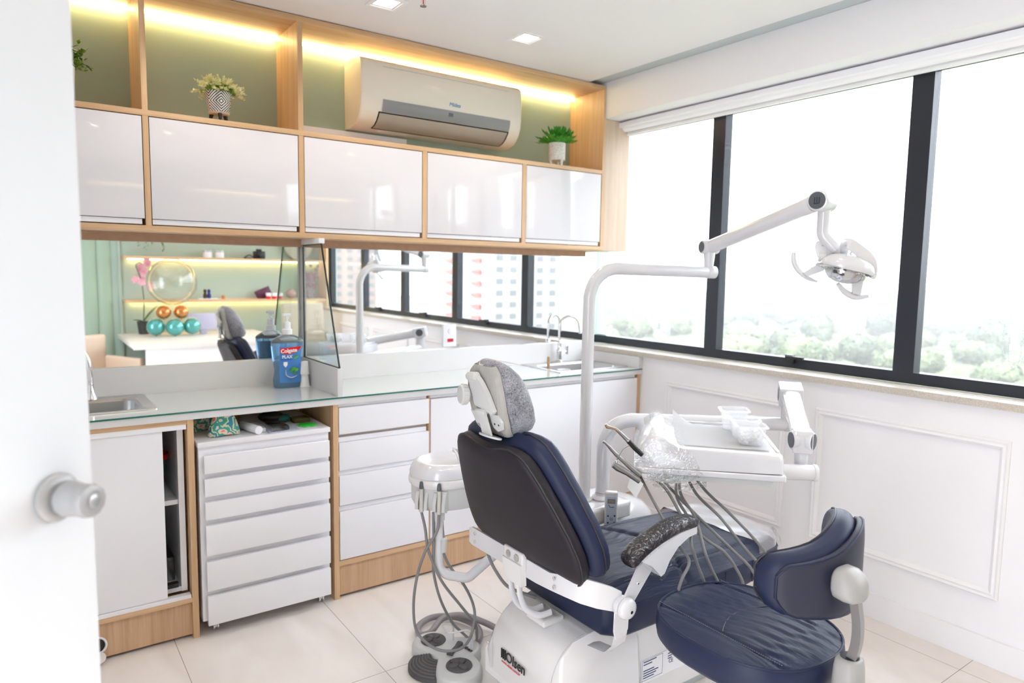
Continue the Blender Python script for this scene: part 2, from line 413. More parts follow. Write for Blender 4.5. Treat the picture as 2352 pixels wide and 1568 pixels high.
# pane labels etc. none. roller blind cassette in the head of the window
t = thing('roller_blind', (.08, -1.8, 2.268), 'rolled up white roller blind running along the top of the windows', 'blind')
MB().box(.02, .128, -4.8, -.25, 2.300, 2.326, .004).build('cassette', M['white'], t)
b = MB().cyl((.075, -4.78, 2.306), (.075, -.27, 2.306), .026, n=20); b.build('roller', M['white_matte'], t)
MB().box(.092, .1, -4.75, -.29, 2.272, 2.31).box(.086, .106, -4.75, -.29, 2.262, 2.276, .004).build('fabric', M['white_matte'], t)
# bead chains of the blind at the right edge of the photo
def bead_chain(y0, y1, z0, x=.09):
    pts = []
    for i in range(60): pts.append((x, y0, 2.25 - (2.25 - z0 - .06) * i / 60))
    for i in range(14): a = pi * i / 13; pts.append((x, (y0 + y1) / 2 - (y1 - y0) / 2 * cos(a), z0 + .06 - .06 * sin(a)))
    for i in range(60): pts.append((x, y1, z0 + .06 + (2.25 - z0 - .06) * i / 60))
    b = MB()
    P = []
    L = [Vector(p) for p in pts]; acc = 0; last = L[0]; step = .0062
    for a, c in zip(L, L[1:]):
        d = (c - a).length; s = acc
        while s < d: P.append(a + (c - a) * (s / d)); s += step
        acc = s - d
    for p in P: b.sph(p, .0019, 6, 4)
    return b
tag(bead_chain(-2.345, -2.385, 1.115).build('bead_chain', mat('clear_beads', (.62, .66, .70), .3), None, 60), 'longer thin beaded pull chain hanging in front of the right hand window', 'pull chain', 'bead chains of the blind')
tag(bead_chain(-2.33, -2.405, 1.135, .075).build('bead_chain', bpy.data.materials['clear_beads'], None, 60), 'shorter and wider beaded pull chain loop beside the right hand window', 'pull chain', 'bead chains of the blind')

# ================================================================== upper cabinet
YU = -.310; Z0, Z1, Z2, Z3 = 1.576, 1.5985, 2.0165, 2.038
XL = X0 + .002; XR = -.088
uc = thing('wall_cabinet', (-1.75, -.15, Z0), 'long oak wall cabinet with open lit niches above white gloss flap doors', 'wall cabinet')
b = MB()
b.box(XL, XR, YU, -.012, Z0, Z1, .0008); b.box(XL, XR, YU, -.012, Z2, Z3, .0008); b.box(XL, XR, YU, -.012, 2.494, 2.516, .0008)
b.build('horizontal_board', M['oak_x'], uc, 20)
dvs = [(-2.4948, -2.4744, Z1, 2.494), (-1.8905, -1.868, Z1, 2.494), (-1.284, -1.259, Z1, Z2), (-.681, -.656, Z1, Z2)]
for a, c, z0, z1 in dvs:
    if z1 > 2.1: MB().box(a, c, YU + .001, -.012, Z1, Z2).box(a, c, YU + .001, -.012, Z3, z1).build('divider', M['oak_z'], uc, 20)
    else: MB().box(a, c, YU + .001, -.012, z0, z1).build('divider', M['oak_z'], uc, 20)
MB().box(-.11, XR, YU - .0005, -.012, Z1, 2.494).build('side_panel', M['oak_z'], uc, 20)
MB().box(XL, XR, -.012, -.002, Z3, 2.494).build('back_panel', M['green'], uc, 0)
MB().box(XL, XR, -.012, -.002, Z0, Z2).build('back_panel', M['dark'], uc, 0)
cells = [(-3.1, -2.4948), (-2.4744, -1.8905), (-1.868, -1.284), (-1.259, -.681), (-.656, -.11)]
for a, c in cells:
    d = MB().box(a + .003, c - .003, YU + .002, YU + .020, Z1 + .026, Z2 - .0035, .0012).build('flap_door', M['gloss'], uc, 30)
    MB().box(a + .004, c - .012, YU + .006, YU + .022, Z1 + .004, Z1 + .024, .001).build('grip_profile', M['white'], d, 30)
MB().box(XL, -.06, -.128, -.1, 1.5415, Z0).build('valance', mat('brown_oak', srgb(176, 142, 118), .5, var=.12, vscale=40), uc, 20)
# warm LED strips
for a, c in ((-3.1, -2.4948), (-2.4744, -1.8905), (-1.868, -.11)):
    MB().box(a + .004, c - .004, -.045, -.028, 2.482, 2.4935).build('led_strip', M['led'], uc, 0)
# pale filler panel between cabinet and window
tag(MB().box(XR + .001, .112, -.302, -.10, Z0 - .002, 2.333).build('filler_panel', M['oak_pale'], None, 0), 'pale oak filler panel closing the gap between wall cabinet and window', 'panel')

# mirror, splash, outlet
tag(MB().box(XL, .065, -.09, -.08, 1.0, Z0 - .001).box(XL, .065, -.08, -.002, 1.0, Z0 - .002).build('mirror', M['mirror'], None, 0), 'long frameless mirror between the worktop and the wall cabinet', 'mirror')
t = thing('power_outlet', (-1.003, -.1, 1.028), 'white wall plate with a red socket on the mirror', 'outlet')
MB().box(-1.044, -.962, -.099, -.0905, 1.03, 1.152, .003).build('plate', M['white'], t)
MB().cyl((-1.0, -.103, 1.113), (-1.0, -.0985, 1.113), .016, bev=.001).build('socket', M['white'], t)
MB().box(-1.018, -.982, -.103, -.0985, 1.055, 1.073, .004).build('socket', mat('red_plastic', (.55, .01, .03), .3), t)

# worktop
t = thing('worktop', (-1.75, -.3, .862), 'long white quartz worktop covered with pale glass along the back wall', 'worktop')
sinkR = (-.546, -.035, -.50, -.125); sinkL = (-3.0, -2.50, -.49, -.12)
def slab(b, x0, x1, y0, y1, z0, z1, holes):
    xs = [x0]
    for h in sorted(holes): xs += [h[0], h[1]]
    xs.append(x1)
    for i in range(0, len(xs), 2): b.box(xs[i], xs[i + 1], y0, y1, z0, z1)
    for h in holes: b.box(h[0], h[1], y0, h[2], z0, z1); b.box(h[0], h[1], h[3], y1, z0, z1)
    return b
inset = lambda h, d: (h[0] + d, h[1] - d, h[2] + d, h[3] - d)
slab(MB(), XL, .0, -.578, -.11, .8675, .893, [inset(sinkL, .02), inset(sinkR, .02)]).build('slab', M['marble'], t, 0)
slab(MB(), XL, -.002, -.580, -.112, .8935, .9, [inset(sinkL, .018), inset(sinkR, .018)]).build('glass_cover', M['glass_top'], t, 0)
MB().box(XL, -.004, -.5825, -.5802, .8935, .8998).build('glass_edge', M['glass_edge'], t, 0)
MB().box(XL, -.03, -.111, -.0902, .8675, 1.018, .0015).build('backsplash', M['marble'], t)
MB().box(-.03, -.001, -.578, -.0902, .9, .967, .001).build('backsplash', M['marble'], t)
MB().box(-1.826, -1.802, -.572, -.112, .9, 1.02, .001).build('upstand', M['marble'], t)

# glass screen on the upstand
t = thing('glass_screen', (-1.812, -.3, 1.02), 'tapered glass screen with black edges standing between the two counters', 'glass screen')
gp = [(-.122, 1.0205), (-.122, 1.547), (-.362, 1.551), (-.565, 1.0205)]
MB().prism([(-1.817, y, z) for y, z in gp], (.007, 0, 0)).build('pane', M['screen_glass'], t, 0)
eb = MB()
for i in range(4):
    (y0, z0), (y1, z1) = gp[i], gp[(i + 1) % 4]
    eb.tube([(-1.8135, y0, z0), (-1.8135, y1, z1)], .0042, 8)
eb.build('edge_seal', mat('dark_seal', (.01, .02, .02), .3), t)
MB().box(-1.822, -1.804, -.122, -.100, 1.02, 1.547, .001).build('channel', M['alu'], t)
MB().box(-1.826, -1.800, -.366, -.130, 1.552, 1.5755, .002).build('rail', M['white'], t)

# ================================================================== base cabinets
YC = -.566
def gable(b, x0, x1): return b.box(x0, x1, YC, -.115, 0, .866)
# left sink cabinet with sliding door
t = thing('base_cabinet', (-2.9, -.34, 0), 'oak base cabinet with a half open white sliding door below the left sink', 'base cabinet', 'base cabinets under the worktop')
MB().box(-2.416, -2.393, YC, -.115, 0, .866, .001).build('side_panel', M['oak_z'], t, 0); MB().box(XL, XL + .02, YC, -.115, 0, .866).build('side_panel', M['oak_z'], t, 0)
MB().box(XL + .02, -2.416, YC + .002, -.14, .147, .166).build('rail', M['oak_x'], t, 0); MB().box(XL + .02, -2.416, YC + .002, YC + .06, .848, .866).build('rail', M['oak_x'], t, 0)
MB().box(XL + .02, -2.416, YC + .018, YC + .036, .012, .147).build('plinth', M['oak_front'], t, 0)
MB().box(XL + .02, -2.419, YC, YC + .05, .830, .848, .001).build('track', M['white'], t); MB().box(XL + .02, -2.419, YC + .001, YC + .03, .166, .180, .001).build('track', M['white'], t)
MB().box(XL + .03, -2.500, YC + .008, YC + .026, .182, .831, .001).build('sliding_door', M['white'], t)
ins = MB().box(-2.446, -2.425, YC + .04, -.14, .185, .83).box(XL + .05, -2.446, YC + .06, -.14, .528, .546).box(XL + .05, -2.446, YC + .045, -.14, .185, .203).box(XL + .05, -2.446, -.15, -.14, .203, .83)
ins.build('inner_shelf', M['white'], t, 0)
g = MB(); g.lathe([(.026, 0), (.034, 0), (.034, .004), (.03, .005), (.026, .001)], (-2.737, YC + .0175, .062), (0, -1, 0), 32)
g.build('cable_grommet', M['white'], t)
MB().cyl((-2.737, YC + .0172, .062), (-2.737, YC + .0150, .062), .026).build('cable_hole', M['blackp'], t)
MB().cyl((-2.733, YC - .012, .026), (-2.733, YC - .017, .032), .022, bev=.001).build('grommet_cap', M['alu'], t)
# kitchenware glimpsed through the gap
bw = MB().lathe([(0, 0), (.035, 0), (.06, .03), (.078, .085), (.082, .13), (.079, .13), (.073, .085), (.05, .03), (0, .008)], (-2.538, -.34, .5465), n=32)
tag(bw.build('mixing_bowl', mat('teal_rubber', (.03, .16, .17), .4)), 'dark teal bowl on the upper shelf inside the open sink cabinet', 'bowl')
bw = MB().lathe([(.065, .1), (.082, .132), (.088, .132), (.088, .152), (.083, .152), (.078, .135), (.062, .104)], (-2.538, -.34, .5465), n=32)
tag(bw.build('mixing_bowl', mat('red_rubber', (.75, .01, .01), .35)), 'bright red bowl nested in the teal bowl in the sink cabinet', 'bowl')
t2 = tag(MB().box(-2.55, -2.455, -.45, -.25, .203, .30, .008).build('storage_box', pane('cloudy_plastic', (.72, .74, .75), .1, .2)), 'clear plastic tub on the bottom shelf of the open cabinet', 'plastic tub')
tag(MB().box(-2.52, -2.455, -.53, -.50, .204, .222, .006).build('scissors_case', M['blackp']), 'small black object lying on the bottom shelf of the open cabinet', 'case')
tag(MB().lathe([(0, 0), (.035, 0), (.035, .15), (.02, .18), (.02, .2), (0, .2)], (-2.5, -.2, .203)).build('bottle', mat('grey_bottle', (.35, .34, .31), .4)), 'tall dull grey bottle behind the plastic tub in the cabinet', 'bottle')

# knee space between the two cabinets: back panel and top rail
tag(MB().box(-2.392, -1.846, -.135, -.115, .10, .866).build('knee_space_panel', M['oak_z'], None, 0), 'shaded oak panel behind the wheeled drawer unit', 'panel')

# right base cabinet: drawers and doors
t = thing('base_cabinet', (-.9, -.34, 0), 'wide white base cabinet with four drawers and doors under the right sink', 'base cabinet', 'base cabinets under the worktop')
MB().box(-1.845, -1.822, YC, -.115, 0, .866, .001).build('side_panel', M['oak_z'], t, 0); MB().box(-.004 - .021, -.002, YC, -.115, 0, .866, .001).build('side_panel', M['oak_z'], t, 0)
MB().box(-1.822, -.025, YC + .001, -.14, .149, .171).build('rail', M['oak_x'], t, 0)
MB().box(-1.822, -.025, YC + .012, YC + .03, .012, .149).build('plinth', M['oak_front'], t, 0)
MB().box(-1.822, -.025, YC + .03, -.14, .171, .70).box(-1.822, -.60, YC + .03, -.14, .70, .862).box(-.6, -.025, YC + .03, YC + .045, .70, .862).build('carcass', mat('cream_melamine', (.62, .55, .50), .6), t, 0)
MB().box(-1.382, -1.376, YC + .004, YC + .03, .171, .862).build('upright', M['oak_z'], t, 0)
for k, (z0, z1) in enumerate(((.734, .850), (.575, .697), (.420, .550), (.176, .392))):
    d = MB().box(-1.819, -1.384, YC - .001, YC + .018, z0, z1, .001).build('drawer', M['white'], t, 30)
    MB().box(-1.819, -1.392, YC + .012, YC + .028, z1 + .001, z1 + .022, .001).build('grip_profile', M['white'], d, 30)
for a, c in ((-1.374, -.93), (-.927, -.43), (-.427, -.028)):
    d = MB().box(a, c, YC - .001, YC + .018, .176, .846, .001).build('door', M['white'], t, 30)
    MB().box(a, c - .01, YC + .010, YC + .028, .849, .864, .001).build('grip_profile', M['white'], d, 30)

# wheeled drawer cart
t = thing('drawer_cart', (-2.12, -.35, 0), 'white six drawer cart on small castors between the base cabinets', 'drawer cart')
MB().box(-2.385, -1.866, -.588, -.14, .757, .776, .0015).build('top', M['white'], t)
MB().box(-2.381, -1.870, -.575, -.14, .062, .757, .001).build('body', M['white'], t, 0)
for z0, z1 in ((.655, .723), (.566, .634), (.473, .542), (.331, .450), (.190, .306), (.050, .167)):
    MB().box(-2.366, -1.874, -.600, -.583, z0, z1, .0012).build('drawer', M['white'], t, 30)
for x in (-2.33, -1.90):
    for y in (-.54, -.2):
        cb = MB().box(x - .014, x + .014, y - .014, y + .014, .046, .062, .002).cyl((x - .011, y, .017), (x - .004, y, .017), .017, n=16, bev=.002).cyl((x + .004, y, .017), (x + .011, y, .017), .017, n=16, bev=.002).box(x - .003, x + .003, y - .012, y + .012, .015, .05)
        cb.build('castor', M['chrome'], t)

# ------------------------------------------------------------------ sinks and taps
def sink(h, label, depth=.14, bowl=None):
    x0, x1, y0, y1 = h; bx0, bx1, by0, by1 = bowl or (x0 + .04, x1 - .04, y0 + .035, y1 - .07)
    b = MB(); zt = .9065
    def rr(a, c, d, e, r, z, n=6):
        P = []
        for cx_, cy_, st in ((c - r, e - r, 0), (a + r, e - r, 90), (a + r, d + r, 180), (c - r, d + r, 270)):
            for k in range(n + 1): q = rad(st + 90 * k / n); P.append((cx_ + r * cos(q), cy_ + r * sin(q), z))
        return P
    rings = [rr(x0, x1, y0, y1, .01, .9002), rr(x0 + .001, x1 - .001, y0 + .001, y1 - .001, .01, .905), rr(x0 + .008, x1 - .008, y0 + .008, y1 - .008, .012, zt), rr(x0 + .02, x1 - .02, y0 + .02, y1 - .02, .015, .904),
             rr(bx0, bx1, by0, by1, .05, .9035), rr(bx0 + .008, bx1 - .008, by0 + .008, by1 - .008, .05, .896), rr(bx0 + .016, bx1 - .016, by0 + .016, by1 - .016, .05, .90 - depth * .8), rr(bx0 + .04, bx1 - .04, by0 + .04, by1 - .04, .04, .90 - depth), rr((bx0 + bx1) / 2 - .03, (bx0 + bx1) / 2 + .03, (by0 + by1) / 2 - .03, (by0 + by1) / 2 + .03, .029, .90 - depth - .002)]
    b.loft(rings, cap0=False); o = b.build('sink', M['steel'], None, 35); return tag(o, label, 'sink', 'inset steel sinks')
sink(sinkL, 'brushed steel inset sink in the left end of the worktop')
sink(sinkR, 'brushed steel inset sink in the right end of the worktop by the window')
# things standing in the right sink
woodm = mat('brush_wood', (.42, .27, .16), .6)
t = thing('dish_brush', (-.470, -.30, .762), 'small brush with an upright wooden handle standing in the right sink', 'brush')
MB().cyl((-.470, -.30, .80), (-.470, -.30, .965), .011, .009, 14, bev=.003).build('handle', woodm, t)
MB().cyl((-.470, -.30, .762), (-.470, -.30, .80), .030, .026, 20, bev=.004).build('brush_head', mat('bristle_beige', (.60, .48, .34), .9), t)
t = thing('beaker', (-.405, -.36, .762), 'white beaker in front of the tap inside the right sink', 'beaker')
MB().lathe([(0, 0), (.030, 0), (.036, .13), (.038, .132), (.035, .13), (.028, .006), (0, .006)], (-.405, -.36, .7622), n=28).build('beaker_body', M['white_matte'], t)
tag(MB().cyl((-.34, -.26, .80), (-.22, -.22, .80), .032, n=24, bev=.006).build('paper_roll', M['white_matte']), 'white roll lying in the right sink behind the beaker', 'roll')
# right tap: gooseneck with cross handle
t = thing('tap', (-.28, -.14, .905), 'chrome gooseneck tap with a side handle at the right sink', 'tap', 'chrome taps')
bx, by = -.268, -.145
b = MB().lathe([(0, 0), (.024, 0), (.024, .006), (.017, .012), (.014, .05), (.017, .055), (.017, .07), (.012, .08), (.012, .11), (.015, .113), (.015, .122), (.009, .13), (0, .13)], (bx, by, .9045), n=24); b.build('body', M['chrome'], t)
P = [(bx, by, 1.02)] + [(bx + .062 - .062 * cos(a), by - .018 + .018 * cos(a), 1.10 + .062 * sin(a) + .02) for a in [pi * i / 14 for i in range(15)]] + [(bx + .131, by - .038, 1.075)]
MB().tube(P, .0085, 14).build('spout', M['chrome'], t)
MB().cyl((bx, by, .962), (bx + .05, by - .008, .966), .009, bev=.002).box(bx + .043, bx + .058, by - .016, by - .002, .95, 1.0, .003).build('handle', M['chrome'], t)
# left tap: hooked spout, mostly behind the door
t = thing('tap', (-2.70, -.14, .905), 'chrome swan neck tap half hidden behind the open door', 'tap', 'chrome taps')
bx, by = -2.693, -.15
MB().lathe([(0, 0), (.024, 0), (.022, .008), (.013, .03), (.011, .06), (0, .06)], (bx, by, .9045)).build('body', M['chrome'], t)
P = catmull([(bx, by, .95), (bx - .002, by, 1.02), (bx - .012, by, 1.075), (bx - .045, by - .01, 1.115), (bx - .085, by - .02, 1.12), (bx - .12, by - .03, 1.09)], 8)
MB().tube(P, [.0105] * len(P), 14).build('spout', M['chrome'], t)
MB().cyl((bx - .01, by, .935), (bx - .06, by - .005, .955), .006, bev=.002).build('handle', M['chrome'], t)

# ------------------------------------------------------------------ left: open door with knob
door_hinge = Vector((-3.43, -2.735, 0)); door_edge = Vector((-2.832, -2.213, 0)); dd = (door_edge - door_hinge).normalized(); dn = Vector((dd.y, -dd.x, 0))
DW = (door_edge - door_hinge).length
Md = Matrix(((dd.x, dn.x, 0, door_hinge.x), (dd.y, dn.y, 0, door_hinge.y), (0, 0, 1, 0), (0, 0, 0, 1)))
door = struct('door_1', MB(Md).box(0, DW, -.036, 0, .008, 2.09, .0015), mat('door_white', (.62, .63, .65), .5), None, 30)
kn = MB(Md); kx, kz = DW - .062, 1.123
kn.lathe([(0, 0), (.030, 0), (.0335, .003), (.0335, .007), (.029, .012), (.022, .013), (.0, .013)], (kx, 0, kz), (0, 1, 0), 40)
knm = mat('knob_grey', (.34, .335, .33), .42, metal=.35); kn.build('knob_rose', knm, door)
kn = MB(Md); kn.lathe([(0, .01), (.017, .01), (.018, .016), (.0235, .02), (.0245, .026), (.0225, .040), (.0225, .052), (.0235, .056), (.022, .062), (.015, .0635), (.0145, .0625), (.0, .0625)], (kx, 0, kz), (0, 1, 0), 12)
kn.bevel_all(.0006, 2, 20)
ko = kn.build('door_handle', knm, door, 30)
kn = MB(Md); kn.lathe([(0, .0626), (.0085, .0626), (.0085, .0645), (.0075, .0648), (0, .0648)], (kx, 0, kz), (0, 1, 0), 24); kn.box(kx - .0007, kx + .0007, .0646, .0653, kz - .003, kz + .003)
kn.build('key_cylinder', M['steel'], ko)

# ------------------------------------------------------------------ ceiling lamps, sprinkler
def downlight(x, y, label, s=.052):
    t = thing('recessed_light', (x, y, CZ - .006), label, 'ceiling light', 'recessed ceiling lights')
    b = MB()
    def q(h, z): return [(x + a * h, y + c * h, z) for a, c in ((1, 1), (-1, 1), (-1, -1), (1, -1))]
    b.loft([q(s + .014, CZ), q(s + .014, CZ - .004), q(s, CZ - .004), q(s - .014, CZ + .03)], cap0=False, cap1=False)
    b.build('frame', M['white'], t, 20)
    MB().box(x - s + .014, x + s - .014, y - s + .014, y + s - .014, CZ + .028, CZ + .031).build('reflector', mat('lamp_reflector', (.9, .85, .8), .4, ems=5, emc=(1, .82, .66, 1)), t, 0)
    MB().lathe([(0, 0), (.02, 0), (.024, .012), (0, .014)], (x, y, CZ + .014)).build('bulb', M['lamp'], t)
    ld = bpy.data.lights.new('downlight', 'SPOT'); ld.energy = 8; ld.color = (1, .91, .82); ld.spot_size = rad(125); ld.spot_blend = .8; ld.shadow_soft_size = .025
    lo = bpy.data.objects.new('lamp_light', ld); sc.collection.objects.link(lo); lo.parent = t; lo.location = (0, 0, -.004)
downlight(-.936, -.672, 'square recessed ceiling light nearer the window above the cabinet')
downlight(-1.638, -.66, 'square recessed ceiling light cut by the top edge of the photo')
downlight(-2.34, -.66, 'square recessed ceiling light above the left sink, outside the photo')
for i, x in enumerate((-2.34, -1.638, -.936)):
    for j, y in enumerate((-2.2, -3.7)): downlight(x, y, 'square recessed ceiling light outside the photo, ' + ('left', 'middle', 'window side')[i] + (' above the chair' , ' at the rear of the room')[j])
t = thing('sprinkler', (-1.573, -.854, 2.46), 'small ceiling sprinkler head with a red bulb', 'sprinkler')
MB().lathe([(0, 0), (.013, 0), (.015, .002), (.013, .003), (.003, .004), (.003, .008), (0, .008)], (-1.573, -.854, 2.465)).box(-1.582, -1.580, -.856, -.852, 2.471, 2.495).box(-1.566, -1.564, -.856, -.852, 2.471, 2.495).cyl((-1.573, -.854, 2.493), (-1.573, -.854, 2.52), .010).build('body', M['chrome'], t)
MB().cyl((-1.573, -.854, 2.472), (-1.573, -.854, 2.494), .0025).build('bulb', mat('red_glass', (.8, .02, .02), .2), t)
# ================================================================== air conditioner
t = thing('air_conditioner', (-1.095, -.02, 2.12), 'white split air conditioner on the green wall above the cabinet doors', 'air conditioner')
acw = mat('ac_plastic', (.80, .76, .68), .28, coat=.4)
prof = [(-.0125, 2.445), (-.16, 2.445), (-.196, 2.438), (-.213, 2.425), (-.219, 2.40), (-.222, 2.33), (-.221, 2.255), (-.214, 2.215), (-.200, 2.185), (-.178, 2.158), (-.15, 2.140), (-.10, 2.128), (-.05, 2.125), (-.0125, 2.127)]
AX0, AX1 = -1.560, -.630
b = MB(); rings = []
for x, s in ((AX0, .0), (AX0 + .004, .004), (AX0 + .012, .006), (AX1 - .012, .006), (AX1 - .004, .004), (AX1, 0)):
    rings.append([(x, -.0125 + (y + .0125) * (.965 + s * 5.8), z) for y, z in prof])
b.loft(rings); b.build('housing', acw, t, 35)
# front seam lines, air flap and silver band follow the curved front
def acstrip(x0, x1, pts, off, m, name, sl=.0):
    b = MB(); out = []
    for i, (y, z) in enumerate(pts):
        k = i / (len(pts) - 1)
        out.append([(x0 - sl * k, y - off, z - off * .6), (x1 - sl * k, y - off, z - off * .6)])
    a = [[b.bm.verts.new(p) for p in r] for r in out]
    for r, q in zip(a, a[1:]): b.bm.faces.new([r[0], r[1], q[1], q[0]])
    bmesh.ops.solidify(b.bm, geom=b.bm.faces[:], thickness=.002)
    return b.build(name, m, t, 40)
acstrip(-1.452, -.708, [(-.221, 2.254), (-.2195, 2.235), (-.2145, 2.216), (-.207, 2.198)], .0025, mat('silver_band', (.50, .51, .53), .25, metal=.3), 'silver_band')
acstrip(-1.462, -.715, [(-.204, 2.191), (-.190, 2.172), (-.170, 2.153), (-.15, 2.141), (-.12, 2.133)], .002, acw, 'air_flap')
acstrip(-1.468, -.706, [(-.2065, 2.196), (-.200, 2.1855), (-.178, 2.159), (-.15, 2.1405), (-.112, 2.131)], .0008, M['dark'], 'flap_gap')
MB().box(-1.45, -.72, -.2205, -.2185, 2.404, 2.4055).build('seam', M['greypl'], t, 0)
MB().box(-1.09, -1.065, -.2245, -.2235, 2.222, 2.24).build('display', mat('display_dark', (.12, .13, .16), .3), t, 0)
text_mesh('Midea', .028, mat('logo_blue', (.10, .36, .62), .4), (-1.055, -.2235, 2.282), (1, 0, 0), (0, 0, 1), t, 'logo', shear=.25)
tag(MB().box(-1.866, -1.232, -.034, -.0125, Z3 + .0005, 2.1175, .001).build('cable_duct', M['white']), 'white cable duct lying on the niche shelf left below the air conditioner', 'cable duct')

# ================================================================== plants on the cabinet
rnd = random.Random(7)
def leafmat(n, c1, c2, rough=.5):
    m, t_, N, L = newmat(n)
    o = N.new('ShaderNodeOutputMaterial'); p = N.new('ShaderNodeBsdfPrincipled'); L.new(p.outputs[0], o.inputs[0])
    g = N.new('ShaderNodeNewGeometry'); mx = N.new('ShaderNodeMix'); mx.data_type = 'RGBA'
    mx.inputs[6].default_value = c1; mx.inputs[7].default_value = c2
    L.new(g.outputs['Random Per Island'], mx.inputs[0]); L.new(mx.outputs[2], p.inputs['Base Color']); p.inputs['Roughness'].default_value = rough
    return m
def leaf(b, base, d, L, w, bend=.3, up=Vector((0, 0, 1)), seg=3, tip=0):
    base = Vector(base); d = Vector(d).normalized(); s = d.cross(up)
    if s.length < .1: s = Vector((1, 0, 0))
    s.normalize(); n = s.cross(d); prev = None
    for i in range(seg + 1):
        k = i / seg; c = base + d * L * k - up * bend * L * k * k
        ww = w * (sin(pi * (.12 + .88 * k)) if not tip else (1 - k) ** .7) * .5 + .0002
        a, e = b.bm.verts.new(c - s * ww + n * ww * .3), b.bm.verts.new(c + s * ww + n * ww * .3)
        m_ = b.bm.verts.new(c)
        if prev: b.bm.faces.new([prev[0], prev[1], m_, a]); b.bm.faces.new([prev[1], prev[2], e, m_])
        prev = (a, m_, e)
def diamond_mat():
    m, t_, N, L = newmat('diamond_pattern')
    o = N.new('ShaderNodeOutputMaterial'); p = N.new('ShaderNodeBsdfPrincipled'); L.new(p.outputs[0], o.inputs[0])
    tc = N.new('ShaderNodeTexCoord'); sx = N.new('ShaderNodeSeparateXYZ'); L.new(tc.outputs['Object'], sx.inputs[0])
    def mth(op, a, b_=None, c=None):
        n = N.new('ShaderNodeMath'); n.operation = op
        for i, v in enumerate((a, b_, c)):
            if v is None: continue
            if isinstance(v, (int, float)): n.inputs[i].default_value = v
            else: L.new(v, n.inputs[i])
        return n.outputs[0]
    ang = mth('ARCTAN2', sx.outputs[0], mth('MULTIPLY', sx.outputs[1], -1))
    u = mth('PINGPONG', mth('MULTIPLY', ang, .052), .0545); v = mth('PINGPONG', sx.outputs[2], .048)
    s = mth('ADD', mth('MULTIPLY', u, 1.0), v)
    f = mth('FRACT', mth('MULTIPLY', s, 78)); g = mth('GREATER_THAN', f, .52)
    mx = N.new('ShaderNodeMix'); mx.data_type = 'RGBA'; mx.inputs[6].default_value = (.80, .76, .73, 1); mx.inputs[7].default_value = (.05, .045, .05, 1)
    L.new(g, mx.inputs[0]); L.new(mx.outputs[2], p.inputs['Base Color']); p.inputs['Roughness'].default_value = .25
    return m
# pot with geometric diamonds on black legs
px, py = -2.205, -.262
t = thing('potted_plant', (px, py, Z3), 'pale flowering plant in a black and white diamond patterned pot on dark legs', 'potted plant')
MB().lathe([(0, .040), (.040, .040), (.043, .044), (.052, .135), (.049, .135), (.046, .125), (0, .125)], (px, py, Z3), n=48).build('pot', diamond_mat(), t)
MB().lathe([(0, .032), (.036, .032), (.041, .037), (.0425, .041), (0, .041)], (px, py, Z3), n=40).build('pot_base', mat('bare_clay', (.62, .50, .38), .7), t)
for a in (-95, 25, 145):
    q = rad(a); MB().cyl((px + .030 * cos(q), py + .030 * sin(q), Z3 + .034), (px + .038 * cos(q), py + .038 * sin(q), Z3 + .0003), .009, .005, 12).build('leg', M['blackp'], t)
b = MB(); b2 = MB()
for i in range(130):
    a = rnd.random() * 2 * pi; el = rad(rnd.uniform(8, 85)); L = rnd.uniform(.05, .088) * (1.05 if el < rad(35) else .9)
    d = Vector((cos(a) * cos(el), sin(a) * cos(el), sin(el))); o = Vector((px + .028 * cos(a), py + .028 * sin(a), Z3 + .13)); bend = .25 if el < rad(30) else .08
    for k in range(9):
        f = k / 8; c = o + d * L * f - Vector((0, 0, 1)) * bend * L * f * f
        for q in range(3):
            e = (d + Vector((rnd.uniform(-1, 1), rnd.uniform(-1, 1), rnd.uniform(-.4, 1)))).normalized()
            leaf(b if f < .62 else b2, c, e, .015, .0065, 0, seg=2)
t.scale = (1, 1, .86)
b.build('foliage', leafmat('lime_leaf', (.10, .26, .02, 1), (.34, .48, .06, 1)), t); b2.build('flower_tips', leafmat('cream_tips', (.72, .74, .30, 1), (.85, .80, .55, 1)), t)
# white speckled pot with green grass
px, py = -.398, -.245
def speckle():
    m, t_, N, L = newmat('speckled_ceramic')
    o = N.new('ShaderNodeOutputMaterial'); p = N.new('ShaderNodeBsdfPrincipled'); L.new(p.outputs[0], o.inputs[0])
    tc = N.new('ShaderNodeTexCoord'); v = N.new('ShaderNodeTexVoronoi'); v.inputs['Scale'].default_value = 170; v.feature = 'DISTANCE_TO_EDGE'; L.new(tc.outputs['Object'], v.inputs[0])
    cr = N.new('ShaderNodeValToRGB'); cr.color_ramp.elements[0].position = .03; cr.color_ramp.elements[1].position = .12; cr.color_ramp.elements[0].color = (.48, .44, .38, 1); cr.color_ramp.elements[1].color = (.80, .79, .76, 1)
    L.new(v.outputs[0], cr.inputs[0]); L.new(cr.outputs[0], p.inputs['Base Color']); p.inputs['Roughness'].default_value = .3
    return m
t = thing('potted_plant', (px, py, Z3), 'bright green leafy plant in a white speckled pot at the right end of the niche', 'potted plant')
MB().lathe([(0, .036), (.046, .036), (.048, .04), (.048, .142), (.045, .142), (.045, .13), (0, .13)], (px, py, Z3), n=40).build('pot', speckle(), t)
for a in (-80, 40, 160):
    q = rad(a); MB().cyl((px + .038 * cos(q), py + .038 * sin(q), Z3 + .045), (px + .034 * cos(q), py + .034 * sin(q), Z3 + .0003), .0075, .006, 12).build('leg', M['white'], t)
b = MB()
